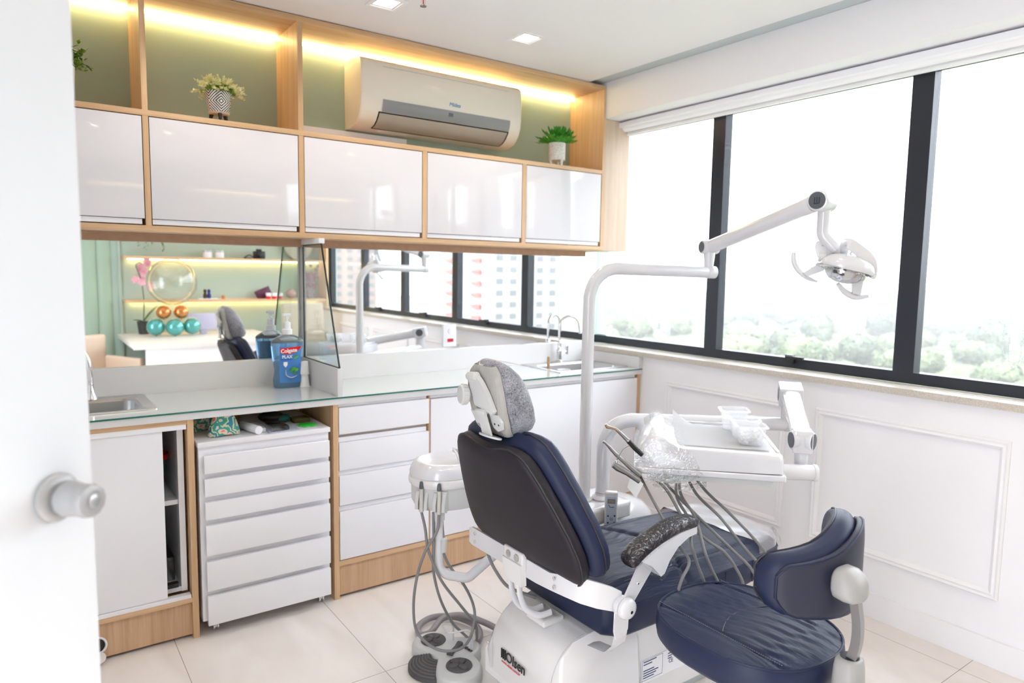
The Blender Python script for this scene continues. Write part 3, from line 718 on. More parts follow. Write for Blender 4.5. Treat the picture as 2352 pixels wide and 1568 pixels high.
for i in range(95):
    a = rnd.random() * 2 * pi; el = rad(rnd.uniform(15, 88)); L = rnd.uniform(.06, .105)
    d = Vector((cos(a) * cos(el), sin(a) * cos(el), sin(el))); o = Vector((px + .02 * cos(a), py + .02 * sin(a), Z3 + .135))
    for k in range(6):
        f = .25 + .15 * k; c = o + d * L * f - Vector((0, 0, 1)) * .15 * L * f * f
        for s in (-1, 1):
            e = (d * .9 + Vector((-d.y, d.x, 0)) * s * .7 + Vector((0, 0, .3))).normalized(); leaf(b, c, e, .034, .012, .1, seg=2)
t.scale = (1, 1, .90)
b.build('foliage', leafmat('grass_green', (.02, .20, .01, 1), (.08, .38, .03, 1)), t)
# plant partly behind the door
px, py = -2.755, -.20
t = thing('potted_plant', (px, py, Z3), 'round leaved green plant in the left niche cut off by the door', 'potted plant')
MB().lathe([(0, 0), (.045, 0), (.055, .14), (.051, .14), (0, .13)], (px, py, Z3 + .0003), n=32).build('pot', M['white'], t)
b = MB()
for i in range(110):
    a = rnd.random() * 2 * pi; el = rad(rnd.uniform(-8, 85)); L = rnd.uniform(.06, .12)
    d = Vector((cos(a) * cos(el), sin(a) * cos(el), sin(el))); o = Vector((px + .02 * cos(a), py + .02 * sin(a), Z3 + .155))
    for k in range(7):
        f = .3 + .1 * k; c = o + d * L * f
        e = Vector((rnd.uniform(-1, 1), rnd.uniform(-1, 1), rnd.uniform(-.5, 1))).normalized(); leaf(b, c, e, .017, .014, 0, seg=2)
b.build('foliage', leafmat('boxwood', (.03, .13, .01, 1), (.20, .36, .02, 1)), t)

# ================================================================== mouthwash bottle and cups
bx, by = -1.925, -.215
t = thing('mouthwash_bottle', (bx, by, .9), 'large blue mouthwash bottle with a white pump on the worktop', 'bottle')
wash = mat('blue_mouthwash', (.24, .52, .88), .05, trans=.75, ior=1.33, coat=.6)
def oval(w, d, z, n=36, e=2.6):
    P = []
    for j in range(n):
        a = 2 * pi * j / n; c, s = cos(a), sin(a)
        P.append((bx + w * abs(c) ** (2 / e) * (1 if c >= 0 else -1), by + d * abs(s) ** (2 / e) * (1 if s >= 0 else -1), z))
    return P
zs = [(.060, .034, .9003), (.064, .037, .906), (.066, .038, .935), (.060, .034, .965), (.059, .034, .985), (.068, .038, 1.04), (.072, .040, 1.085), (.0725, .040, 1.105)]
MB().loft([oval(*z) for z in zs]).build('liquid_body', wash, t, 60)
MB().loft([oval(.0725, .040, 1.105), oval(.072, .040, 1.112), (oval(.058, .036, 1.124)), oval(.030, .026, 1.139, e=2), oval(.019, .019, 1.143, e=2)]).build('shoulder', mat('clear_plastic', (.75, .85, .93), .05, trans=.8, ior=1.3), t, 60)
MB().lathe([(0, 0), (.023, 0), (.023, .022), (.0165, .026), (.0165, .054), (.009, .056), (.009, .058), (.0055, .06), (.0055, .084), (0, .084)], (bx, by, 1.142), n=32).build('pump_collar', M['white'], t)
hd = MB().box(bx - .019, bx + .016, by - .011, by + .011, 1.224, 1.236, .004).box(bx - .008, bx + .008, by - .008, by + .008, 1.214, 1.226, .003); hd.build('pump_head', M['white'], t)
# label, wrapped on the front
def lab(x0, x1, z0, z1, off, m, name, parent, poly=None):
    b = MB()
    def P(u, v):
        x = x0 + (x1 - x0) * u; z = z0 + (z1 - z0) * v
        w_ = .066; k = max(0, 1 - (abs(x - bx) / (w_ + .006)) ** 2.6) ** (1 / 2.6)
        zz = [(.906, .037), (.935, .038), (.965, .034), (.985, .034), (1.04, .038), (1.085, .040), (1.2, .04)]; dp = .037
        for (za, da), (zb, db) in zip(zz, zz[1:]):
            if za <= z <= zb: dp = da + (db - da) * (z - za) / (zb - za)
        return (x, by - dp * k - off, z)
    b.grid(P, 14, 10); return b.build(name, m, parent, 60)
lb = lab(bx - .046, bx + .052, .925, 1.088, .0006, mat('label_blue', (.07, .24, .60), .3), 'label', t)
# red swoosh
b = MB(); pts = [(-.046, 1.082), (.052, 1.090), (.040, 1.073), (.018, 1.060), (-.008, 1.055), (-.032, 1.058), (-.046, 1.066)]
b.prism([(bx + x, by - .0425, z) for x, z in pts], (0, -.0006, 0)); rd = b.build('swoosh', mat('label_red', (.72, .01, .02), .35), lb, 0)
wt = mat('label_white', (.85, .86, .9), .4)
text_mesh('Colgate', .0235, wt, (bx - .006, by - .0434, 1.071), (1, 0, .06), (0, 0, 1), lb, 'lettering', bold=True)
text_mesh('PLAX', .0195, wt, (bx - .014, by - .0425, 1.043), (1, 0, 0), (0, 0, 1), lb, 'lettering', bold=True)
MB().box(bx - .043, bx + .010, by - .0405, by - .0397, 1.029, 1.034).build('stripe', mat('stripe_blue', (.03, .12, .6), .4), lb, 0)
sh = [(-.030, 1.02), (-.012, 1.02), (-.012, 1.006), (-.021, .995), (-.030, 1.006)]
MB().prism([(bx + x, by - .0385, z) for x, z in sh], (0, -.0008, 0)).build('shield', wt, lb, 0)
b = MB()
for x, z, r in ((.024, 1.036, .008), (.032, 1.042, .007), (.016, .985, .011), (.028, .98, .010), (.006, .978, .009), (.02, .968, .008)): leaf(b, (bx + x - r, by - .0415, z), (1, -.05, .4), r * 2, r * 1.5, 0, up=Vector((0, -1, 0)), seg=4)
b.build('mint_leaves', leafmat('mint', (.03, .30, .02, 1), (.12, .50, .06, 1)), lb)
b = MB(); b.tube(catmull([(bx - .02, by - .0385, .985), (bx - .018, by - .0385, .960), (bx + .004, by - .0388, .948), (bx + .03, by - .0395, .955)], 6), [.002 + .004 * sin(pi * i / 18) for i in range(19)], 8, sy=.3, up=(0, 1, 0)); b.build('splash', wt, lb)
cx_, cy_ = -1.856, -.235
def cups():
    t = thing('paper_cup', (cx_, cy_, .9), 'upturned white disposable cup at the bottom of the stack beside the blue bottle', 'cup', 'stacked disposable cups')
    MB().lathe([(0, .057), (.018, .057), (.0245, .002), (.0255, .0), (.0235, .0), (.017, .055), (0, .055)], (cx_, cy_, .9003), n=32).build('cup_body', M['white_matte'], t)
    t = thing('paper_cup', (cx_, cy_, .955), 'upturned white disposable cup on top of the stack beside the blue bottle', 'cup', 'stacked disposable cups')
    MB().lathe([(0, .058), (.0175, .058), (.0225, .002), (.0235, .0), (.0215, .0), (.016, .056), (0, .056)], (cx_, cy_, .9578), n=32).build('cup_body', M['white_matte'], t)
cups()

# ================================================================== things on the drawer cart
ZT = .7762
def paisley():
    m, t_, N, L = newmat('floral_fabric')
    o = N.new('ShaderNodeOutputMaterial'); p = N.new('ShaderNodeBsdfPrincipled'); L.new(p.outputs[0], o.inputs[0])
    tc = N.new('ShaderNodeTexCoord'); v = N.new('ShaderNodeTexVoronoi'); v.inputs['Scale'].default_value = 27; v.feature = 'F1'
    nz = N.new('ShaderNodeTexNoise'); nz.inputs['Scale'].default_value = 30; L.new(tc.outputs['Object'], nz.inputs[0])
    mx = N.new('ShaderNodeMix'); mx.data_type = 'VECTOR'; mx.inputs[0].default_value = .04; L.new(tc.outputs['Object'], mx.inputs[4]); L.new(nz.outputs[1], mx.inputs[5]); L.new(mx.outputs[1], v.inputs[0])
    cr = N.new('ShaderNodeValToRGB'); e = cr.color_ramp; e.interpolation = 'CONSTANT'
    e.elements[0].position = 0; e.elements[0].color = (.80, .22, .14, 1); e.elements[1].position = .22; e.elements[1].color = (.80, .62, .48, 1)
    for ps, c in ((.42, (.04, .34, .36, 1)), (.56, (.08, .42, .20, 1)), (.66, (.78, .70, .58, 1)), (.8, (.05, .30, .36, 1))): n = e.elements.new(ps); n.color = c
    k = N.new('ShaderNodeMath'); k.operation = 'MULTIPLY'; k.inputs[1].default_value = 1.15; L.new(v.outputs['Distance'], k.inputs[0]); L.new(k.outputs[0], cr.inputs[0])
    L.new(cr.outputs[0], p.inputs['Base Color']); p.inputs['Roughness'].default_value = .8
    return m
pais = paisley()
def pouch(x, y, s, rz, label):
    q = Matrix.Translation((x, y, ZT)) @ Matrix.Rotation(rz, 4, 'Z')
    b = MB(q); rings = []
    for i in range(9):
        k = i / 8; w_ = s * (1 - .66 * k ** 1.3); d_ = s * .55 * (1 - .5 * k); zz = s * 1.45 * sin(k * pi / 2 * .98); dent = .25 * (1 - k)
        ring = []
        for j in range(28):
            a = 2 * pi * j / 28; c, sn = cos(a), sin(a)
            rr = 1 - dent * .4 * max(0, -sn) ** 6
            ring.append((w_ * abs(c) ** .75 * (1 if c > 0 else -1), d_ * abs(sn) ** .75 * (1 if sn > 0 else -1) * rr, zz + .0002 + (s * .12 * (1 - abs(c)) if k == 0 else 0)))
        rings.append(ring)
    return tag(b.loft(rings).build('fabric_cushion', pais, None, 80), label, 'fabric cushion', 'floral fabric cushions')
pouch(-2.27, -.50, .062, .1, 'triangular floral fabric cushion at the front left of the drawer cart')
pouch(-2.325, -.36, .055, .5, 'darker triangular floral cushion behind the front one on the cart')
t = thing('capped_tube', (-2.17, -.48, ZT), 'white tube with a green and red cap lying on the drawer cart', 'tube')
MB().cyl((-2.152, -.565, ZT + .0175), (-2.182, -.43, ZT + .0175), .017, bev=.003).build('tube', M['white'], t)
MB().cyl((-2.182, -.43, ZT + .0135), (-2.187, -.408, ZT + .0135), .0125, .010, bev=.002).build('cap', mat('green_cap', (.02, .30, .16), .4), t)
MB().cyl((-2.187, -.408, ZT + .0135), (-2.190, -.395, ZT + .0135), .009, .007, bev=.002).build('cap', bpy.data.materials['red_rubber'], t)
clear = pane('blister_plastic', (.88, .90, .93), .3, .1)
t = thing('blister_pack', (-2.08, -.5, ZT), 'clear plastic packs with blue print lying in the middle of the cart', 'plastic pack')
MB().box(-2.11, -1.99, -.575, -.52, ZT + .0003, ZT + .004, .0015).build('card', mat('printed_card', (.55, .58, .72), .4, var=.4, vscale=160), t)
MB().box(-2.10, -2.03, -.565, -.45, ZT + .0045, ZT + .022, .005).build('blister', clear, t)
t = thing('clear_case', (-2.12, -.43, ZT), 'pale plastic case left of the clear packs on the cart', 'case')
MB().box(-2.15, -2.115, -.53, -.40, ZT + .0003, ZT + .016, .003).build('case_body', mat('pale_case', (.6, .62, .66), .3), t)
t = thing('brush_case', (-2.03, -.36, ZT), 'rounded black case with a teal end lying on the cart', 'case')
MB().sph((-2.045, -.36, ZT + .0245), (.055, .032, .024), rot=Matrix.Rotation(-.35, 3, 'Z')).build('case_body', M['blackp'], t)
MB().sph((-2.000, -.378, ZT + .017), (.030, .024, .0165), rot=Matrix.Rotation(-.2, 3, 'Z')).build('case_end', mat('teal_end', (.02, .16, .14), .4), t)
t2 = MB().box(-1.97, -1.90, -.44, -.38, ZT + .0003, ZT + .02, .003).build('box', mat('olive_box', (.10, .09, .02), .6)); tag(t2, 'small dark olive box at the right end of the cart top', 'box')
b = MB()
b.cyl((-1.935, -.50, ZT + .0004), (-1.935, -.50, ZT + .005), .024, bev=.001)
for a in (0, 55, 120, 175, 235, 300): q = rad(a); b.cyl((-1.935 + .028 * cos(q), -.50 + .028 * sin(q), ZT + .0008), (-1.935 + .028 * cos(q), -.50 + .028 * sin(q), ZT + .0046), .012, bev=.001)
tag(b.build('silicone_trivet', mat('neon_green', (.03, .75, .05), .4)), 'flat neon green splat shaped silicone piece on the cart', 'silicone piece')
tag(MB().sph((-2.2, -.30, ZT + .033), (.034, .034, .0325)).build('ball', mat('dull_orange', (.35, .13, .01), .6)), 'dull orange ball in the shade at the back of the cart', 'ball')

# ================================================================== rear half of the room, seen in the mirror
b = MB()
x = X0 + .01
ribm = mat('fluted_green', (.36, .47, .36), .55)
rib = thing('fluted_panel', (-2.7, YB, 0), 'sage green wall panelling with broad vertical flutes left of the shelves', 'wall panelling')
i = 0
while x + .131 < -2.10:
    pr = [(x + .002, YB + .002)] + [(x + .002 + .126 * k / 8, YB + .006 + .020 * sin(pi * k / 8) ** .5) for k in range(9)] + [(x + .128, YB + .002)]
    bb = MB(); bb.prism([(a, c, .002) for a, c in pr], (0, 0, CZ - .004)); bb.build('flute', ribm, rib, 50); x += .131
tag(MB().box(-2.085, -2.06, YB + .001, YB + .03, .002, CZ - .002).build('edge_strip', M['green_light']), 'slim vertical strip between the fluted panels and the shelves', 'strip')
for z, lb_ in ((1.10, 'oak wall shelf with warm light below it, lower of the three seen in the mirror'), (1.545, 'oak wall shelf with warm light below it, middle one seen in the mirror'), (1.985, 'oak wall shelf above the mirrored part of the rear wall')):
    t = thing('wall_shelf', (-1.0, -4.85, z - .025), lb_, 'shelf', 'oak wall shelves')
    MB().box(-2.055, .018, YB + .002, -4.72, z - .026, z).build('board', M['oak_x'], t, 0)
    MB().box(-2.0, .0, YB + .03, YB + .045, z - .034, z - .0265).build('led_strip', M['led_rear'], t, 0)
tag(MB().box(.020, .044, YB + .002, -4.70, .002, 2.45).build('gable_panel', M['oak_z'], None, 0), 'tall oak side panel at the window end of the rear shelves', 'panel')
# desk
t = thing('desk', (-1.5, -4.3, 0), 'white desk with a thick top reflected at the left of the mirror', 'desk')
MB().box(-2.115, -.75, YB + .002, -3.66, .705, .745, .002).build('desk_top', mat('desk_white', (.74, .70, .66), .4), t)
MB().box(-2.02, -.78, -3.72, -3.69, .002, .705).build('front_panel', M['white'], t, 0)
MB().box(-.80, -.77, YB + .02, -3.73, .002, .705).build('end_panel', M['white'], t, 0)
ZD = .7452
# orchid
ox, oy = -1.885, -4.83
t = thing('orchid', (ox, oy, ZD), 'pink orchid with one tall stem in a dark pot on the desk', 'orchid')
MB().lathe([(0, 0), (.048, 0), (.062, .125), (.066, .13), (.06, .13), (.055, .12), (0, .12)], (ox, oy, ZD + .0003)).build('pot', mat('dark_pot', (.06, .06, .065), .5), t)
MB().tube(catmull([(ox, oy, ZD + .12), (ox + .01, oy, ZD + .35), (ox - .01, oy, ZD + .56), (ox - .05, oy, ZD + .70), (ox - .01, oy, ZD + .74)], 6), .005, 8).build('stem', leafmat('stem_g', (.08, .12, .04, 1), (.1, .14, .05, 1)), t)
b = MB(); leaf(b, (ox, oy, ZD + .12), (.55, .1, .8), .24, .09, .1, up=Vector((-.6, 0, .5)), seg=6); leaf(b, (ox, oy, ZD + .12), (-.5, .1, .25), .12, .07, .2, seg=6); b.build('leaf', leafmat('orchid_leaf', (.03, .08, .02, 1), (.05, .12, .03, 1)), t)
b = MB()
for k in range(11):
    c = Vector((ox + rnd.uniform(-.10, .09), oy + rnd.uniform(-.04, .04), ZD + .48 + .027 * k))
    for q in range(5):
        a = 2 * pi * q / 5 + k; leaf(b, c, (cos(a), .3, sin(a)), .045, .042, 0, up=Vector((0, 1, 0)), seg=3)
b.build('blossom', leafmat('orchid_pink', (.75, .28, .38, 1), (.80, .50, .55, 1)), t)
# balloons
tealm = mat('teal_balloon', (.10, .42, .40), .12, metal=.55, coat=.8); copm = mat('copper_balloon', (.62, .22, .05), .12, metal=.7, coat=.8)
def balloon(x, y, z, r, m, lb_):
    b = MB(); b.sph((x, y, z), (r, r, r * 1.0), 24, 16); b.cyl((x, y + .0, z - r + .001), (x, y, z - r - .006), .004, .007, 8); tag(b.build('balloon', m), lb_, 'balloon', 'balloons on the desk')
bz = ZD + .095
balloon(-1.82, -4.50, bz, .086, tealm, 'shiny teal balloon, left of the three on the desk')
balloon(-1.655, -4.44, bz - .002, .086, tealm, 'shiny teal balloon, middle of the three on the desk')
balloon(-1.49, -4.48, bz + .003, .085, tealm, 'shiny teal balloon, right of the three on the desk')
balloon(-1.745, -4.50, bz + .145, .070, copm, 'copper balloon on the left above the teal ones')
balloon(-1.585, -4.50, bz + .145, .070, copm, 'copper balloon on the right above the teal ones')
t = thing('bubble_balloon', (-1.66, -4.5, ZD + .30), 'big clear bubble balloon with a golden ring above the copper balloons', 'balloon')
MB().sph((-1.66, -4.50, ZD + .30 + .245), .235, 32, 20).build('bubble', pane('bubble_film', (.97, .96, .93), .16), t)
MB().tube([(-1.66 + .205 * cos(2 * pi * i / 48), -4.50, ZD + .545 + .205 * sin(2 * pi * i / 48)) for i in range(48)], .005, 8, closed=True).build('ring', mat('gold_ring', (.75, .62, .35), .3, metal=.5), t)
t = thing('desk_screen', (-1.38, -4.62, ZD), 'lavender backed screen standing on the desk behind the balloons', 'screen')
MB().box(-1.50, -1.20, -4.66, -4.63, ZD + .04, ZD + .215, .015).build('back', mat('lavender', (.52, .50, .66), .5), t)
MB().box(-1.38, -1.32, -4.69, -4.60, ZD + .0005, ZD + .045, .003).build('foot', mat('lavender_foot', (.4, .4, .5), .5), t)
# chairs
cream = mat('cream_leather', (.66, .52, .40), .6)
def armchair(x, y, rz, lb_):
    q = Matrix.Translation((x, y, 0)) @ Matrix.Rotation(rz, 4, 'Z')
    t = thing('armchair', (x, y, 0), lb_, 'armchair', 'cream armchairs')
    MB(q).box(-.27, .27, -.26, .26, .34, .44, .03, 3).build('seat', cream, t); 
    MB(q).box(-.29, .29, .22, .30, .30, .80, .035, 3).build('backrest', cream, t)
    for s in (-1, 1):
        MB(q).box(s * .30 - .03, s * .30 + .03, -.24, .27, .34, .60, .025, 3).build('armrest', cream, t)
        for f in (-.2, .22): MB(q).cyl((s * .24, f, .34), (s * .25, f * 1.05, .0005), .016, .010, 12).build('leg', M['oak_z'], t)
armchair(-2.40, -3.98, 2.6, 'cream armchair reflected in the lower left corner of the mirror')
t = thing('office_chair', (-.72, -3.35, 0), 'tan high backed chair reflected behind the mouthwash bottle', 'chair')
MB(Matrix.Translation((-.46, -4.25, 0))).box(-.24, .24, -.23, .23, .42, .50, .03, 3).build('seat', cream, t)
MB(Matrix.Translation((-.46, -4.25, 0)) @ Matrix.Rotation(.12, 4, 'X')).box(-.22, .22, .20, .27, .50, 1.06, .03, 3).build('backrest', cream, t)
MB(Matrix.Translation((-.46, -4.25, 0))).cyl((0, 0, .05), (0, 0, .42), .025).build('column', M['chrome'], t)
b = MB(Matrix.Translation((-.46, -4.25, 0)))
for a in range(5): q = 2 * pi * a / 5; b.cyl((0, 0, .07), (.26 * cos(q), .26 * sin(q), .025), .016, .012, 10).sph((.26 * cos(q), .26 * sin(q), .024), .0235, 10, 8)
b.build('star_base', M['blackp'], t)
# shelf things
def jar(x, lb_):
    t = thing('jar', (x, -4.83, 1.545), lb_, 'jar', 'lidded jars on the middle shelf')
    MB().lathe([(0, 0), (.042, 0), (.045, .004), (.045, .058), (0, .058)], (x, -4.83, 1.5453)).build('jar_body', M['white'], t)
    MB().lathe([(0, 0), (.047, 0), (.047, .02), (0, .022)], (x, -4.83, 1.6035)).build('lid', M['alu'], t)
jar(-1.249, 'white jar with a metal lid on the middle shelf, the one nearer the hanging plant'); jar(-1.126, 'white jar with a metal lid on the middle shelf, the one nearer the black camera')
t = thing('camera', (-.76, -4.83, 1.545), 'black camera lying on the middle shelf in the mirror', 'camera')
MB().box(-.77, -.65, -4.86, -4.79, 1.5455, 1.63, .012).box(-.735, -.685, -4.86, -4.80, 1.625, 1.655, .008).build('camera_body', M['blackp'], t)
MB().cyl((-.71, -4.79, 1.585), (-.71, -4.735, 1.585), .033, bev=.004).build('lens', M['blackp'], t)
MB().tube(catmull([(-.77, -4.84, 1.56), (-.82, -4.80, 1.585), (-.87, -4.82, 1.555), (-.83, -4.86, 1.552), (-.78, -4.85, 1.552)], 6), .0065, 8).build('strap', M['blackp'], t)
t = thing('clock', (-.235, -4.9, 1.545), 'round pale clock standing on the middle shelf behind the glass screen', 'clock')
MB().cyl((-.235, -4.935, 1.715), (-.235, -4.905, 1.715), .168, n=48, bev=.004).build('dial', mat('pale_wood_dial', (.62, .55, .44), .5), t)
b = MB().box(-.238, -.232, -4.9035, -4.901, 1.71, 1.80); b.build('hand', M['blackp'], t)
t = thing('hanging_plant', (-1.816, -4.85, 1.985), 'green trailing plant hanging in front of the rear wall above the middle shelf', 'potted plant')
MB().lathe([(0, 0), (.05, 0), (.06, .1), (.055, .1), (0, .09)], (-1.816, -4.82, 1.9853)).build('pot', M['white'], t)
b = MB()
for k in range(16):
    a = rnd.uniform(-.13, .13); o = Vector((-1.816 + a * .4, -4.80, 2.07)); n = rnd.randint(22, 36)
    for j in range(n):
        f = j / 36; c = o + Vector((a * min(1, f * 3), .09 * min(1, f * 5) + .01 * sin(j), .03 - .50 * f))
        leaf(b, c, (rnd.uniform(-1, 1), rnd.uniform(0, 1), -.3), .03, .016, .1, seg=2)
b.build('foliage', leafmat('ivy', (.04, .16, .03, 1), (.14, .34, .06, 1)), t)
tag(MB().box(-1.36, -1.16, -4.88, -4.78, 1.1004, 1.108, .002).build('tray', M['white']), 'pale tray carrying two figurines on the lower shelf', 'tray')
for x, c in ((-1.285, (.05, .02, .01)), (-1.245, (.02, .03, .2))): MB().lathe([(0, 0), (.018, 0), (.022, .03), (.012, .06), (.018, .075), (.014, .095), (0, .10)], (x, -4.83, 1.1085), n=16).build('figurine', mat('figure', c, .5)) if False else tag(MB().lathe([(0, 0), (.018, 0), (.022, .03), (.012, .06), (.018, .075), (.014, .095), (0, .10)], (x, -4.83, 1.1085), n=16).build('figurine', mat('figure', c, .5)), ('dark brown' if x < -1.26 else 'dark blue') + ' figurine on the pale tray on the lower shelf', 'figurine', 'figurines on the tray')
tag(MB().cyl((-1.10, -4.83, 1.1004), (-1.10, -4.83, 1.14), .018).build('candle', mat('amber', (.5, .2, .06), .5)), 'small amber candle right of the figurines on the lower shelf', 'candle')
tag(MB(Matrix.Translation((-.66, -4.86, 1.158)) @ Matrix.Rotation(-.42, 4, 'Y')).box(-.085, .085, -.012, .012, -.055, .055, .002).build('gift_box', mat('plum', (.09, .015, .05), .4)), 'dark plum box tilted on the lower shelf', 'box')
for k, x in enumerate((-.63, -.565, -.50)):
    t = thing('small_pot', (x, -4.77, 1.10), 'small white and red pot on the lower shelf, ' + ('left', 'middle', 'right')[k] + ' of the row of three', 'pot', 'white and red pots on the lower shelf')
    MB().lathe([(0, 0), (.024, 0), (.027, .03), (0, .03)], (x, -4.77, 1.1003), n=20).build('base', bpy.data.materials['label_red'], t)
    MB().lathe([(0, 0), (.027, 0), (.03, .035), (0, .035)], (x, -4.77, 1.1305), n=20).build('rim', M['white'], t)
b = MB()
for k in range(70):
    c = Vector((-.13 + rnd.gauss(0, .035), -4.83 + rnd.gauss(0, .03), 1.30 + rnd.gauss(0, .075)))
    for q in range(4): a = q * 1.57 + k; leaf(b, c, (cos(a), .3, sin(a)), .022, .02, 0, up=Vector((0, 1, 0)), seg=2)
t = thing('flower_bouquet', (-.13, -4.83, 1.10), 'pink and violet flower bouquet on the lower shelf seen through the glass', 'bouquet')
b.build('blossoms', leafmat('bouquet', (.45, .12, .14, 1), (.30, .25, .36, 1)), t)
MB().lathe([(0, 0), (.035, 0), (.045, .08), (.035, .14), (.03, .14), (0, .13)], (-.13, -4.83, 1.1003)).build('vase', mat('grey_vase', (.25, .2, .22), .4), t)
tag(MB().sph((-.36, -4.83, 1.155), (.06, .05, .054)).build('basket', mat('rose_basket', (.50, .28, .26), .7, var=.4, vscale=60)), 'round rose coloured basket between the pots and the bouquet', 'basket')
# ================================================================== dental chair
def leather_mat(n, col, wr=0, axis='Y', rough=.45):
    m, t, N, L = newmat(n)
    o = N.new('ShaderNodeOutputMaterial'); p = N.new('ShaderNodeBsdfPrincipled'); L.new(p.outputs[0], o.inputs[0])
    p.inputs['Base Color'].default_value = (*col, 1); p.inputs['Roughness'].default_value = rough; p.inputs['Specular IOR Level'].default_value = .26
    g = N.new('ShaderNodeNewGeometry'); nz = N.new('ShaderNodeTexNoise'); nz.inputs['Scale'].default_value = 420; nz.inputs['Detail'].default_value = 3; L.new(g.outputs['Position'], nz.inputs[0])
    b = N.new('ShaderNodeBump'); b.inputs['Strength'].default_value = .12; b.inputs['Distance'].default_value = .0006; L.new(nz.outputs[0], b.inputs['Height'])
    if wr:
        mp = N.new('ShaderNodeMapping'); s = [30, 30, 30]; s['XYZ'.index(axis)] = 4.5; mp.inputs['Scale'].default_value = s; L.new(g.outputs['Position'], mp.inputs[0])
        n2 = N.new('ShaderNodeTexNoise'); n2.inputs['Scale'].default_value = 1; n2.inputs['Detail'].default_value = 4; n2.inputs['Distortion'].default_value = .8; L.new(mp.outputs[0], n2.inputs[0])
        b2 = N.new('ShaderNodeBump'); b2.inputs['Strength'].default_value = wr; b2.inputs['Distance'].default_value = .012; L.new(n2.outputs[0], b2.inputs['Height']); L.new(b.outputs[0], b2.inputs['Normal']); b = b2
    L.new(b.outputs[0], p.inputs['Normal']); return m
NAVY = (.0130, .0190, .050)
lea = leather_mat('navy_leather', NAVY); leaw = leather_mat('navy_leather_gathered', NAVY, .55, 'X'); lea_back = leather_mat('dark_leather', (.014, .012, .017), rough=.5)
shell = mat('white_moulded_plastic', (.66, .65, .65), .22, coat=.3); enam = mat('white_enamel', (.60, .60, .62), .18, coat=.6); cream_pl = mat('ivory_plastic', (.53, .535, .53), .35)
filmm = film('plastic_film')
CY = -1.705
chair = thing('dental_chair', (-1.25, CY, 0), 'navy leather dental chair with a white base and film wrapped armrest', 'dental chair')
def sgn(v): return 1 if v >= 0 else -1
def se(a, e): return abs(a) ** e * sgn(a)

# --- seat: rounded slab with a crowned gathered top and piping
def seat_half(x):
    # half width along the seat
    x0, x1 = -1.545, -.60
    w = .262
    k = (x - x0)
    if k < .09: w = .262 * (1 - .20 * (1 - k / .09) ** 2.6)
    if x > -1.0: w = .262 - .05 * ((x + 1.0) / .4) ** 1.6
    q = (x1 - x)
    if q < .10: w *= (1 - .35 * (1 - q / .10) ** 2.6)
    return w
def seat_ztop(x): return .456 - .012 * max(0, (x + 1.1) / .5) ** 1.5
def seat_ring(x, ins, z, n=1): pass
xs = [-1.545 + .004, -1.535, -1.515, -1.49, -1.45] + [-1.40 + .05 * i for i in range(14)] + [-.69, -.66, -.635, -.615, -.602]
def outline(ins, dz=0):
    P = []
    fx = lambda x: x + (ins if x < -1.07 else -ins) * (1 if (x < -1.5 or x > -.65) else 0)
    near = [(fx(x), CY - seat_half(x) + ins, seat_ztop(x)) for x in xs]; far = [(fx(x), CY + seat_half(x) - ins, seat_ztop(x)) for x in reversed(xs)]
    return near + far
def with_z(P, f): return [(x, y, f(x, z)) for x, y, z in P]
b = MB()
zb = lambda x: .352 + .008 * max(0, (x + 1.1) / .5)
rings = [with_z(outline(.045), lambda x, z: zb(x)), with_z(outline(.015), lambda x, z: zb(x) + .004), with_z(outline(.003), lambda x, z: zb(x) + .018), with_z(outline(0), lambda x, z: zb(x) + .045), with_z(outline(-.002), lambda x, z: z - .02), with_z(outline(.002), lambda x, z: z)]
b.loft(rings, True, False); b.build('seat_side', lea, chair, 50)
pp = outline(.001); MB().tube([(x, y, z + .001) for x, y, z in pp], .0035, 8, closed=True).build('piping', lea, chair)
b = MB()
def top(u, v):
    # u along x, v across
    i = u * (len(xs) - 1); k = int(min(i, len(xs) - 2)); f = i - k; x = xs[k] * (1 - f) + xs[k + 1] * f
    h = seat_half(x) - .003; y = CY + (v * 2 - 1) * h; e = min(1, (1 - abs(v * 2 - 1)) * h / .10); ex = min(1, (x + 1.545) / .14, (-.600 - x) / .10)
    ex = max(0, ex); z = seat_ztop(x) + .001 + .038 * (e * (2 - e)) * (ex * (2 - ex))
    # valley seams
    for s in (-1, 1): z -= .005 * math.exp(-((abs(v * 2 - 1) * h - .185) / .006) ** 2) * (ex > .3)
    z -= .010 * math.exp(-((x + 1.16 - .05 * cos((v - .5) * 5)) / .012) ** 2)
    z += .0016 * sin(y * 150 + 2 * sin(x * 40)) * math.exp(-((x + 1.16) / .10) ** 2) * (e > .4)
    return (x, y, z)
b.grid(top, 150, 90); b.build('seat_pad', leaw, chair, 60)
for s in (-1, 1): MB().tube([(x, CY + s * .187, seat_ztop(x) + .0365) for x in (-1.42, -1.3, -1.2)] , .0009, 6).build('stitching', mat('stitch_thread', (.12, .13, .18), .7), chair)
for x in (-1.30, -1.02, -.86):
    b = MB(); b.tube([(x, CY - seat_half(x) - .0015, z) for z in (.375, .40, .43, .452)], .0022, 6); b.build('side_seam', lea, chair)
# clear protective sheet over the foot end
b = MB()
def cover(u, v):
    x = -.80 + .245 * u; h = min(seat_half(min(x, -.62)) + .006, .25); a = (v * 2 - 1)
    y = CY + a * h; z = seat_ztop(min(x, -.6)) + .044 - (.10 if abs(a) > .92 else 0) * (abs(a) - .92) / .08 - (.05 * max(0, (u - .75) / .25) ** 2)
    return (x, y, z + .002 * sin(17 * v + 9 * u))
b.grid(cover, 16, 30); b.build('foot_cover', pane('smoky_plastic', (.62, .60, .66), .35, .25), chair, 60)

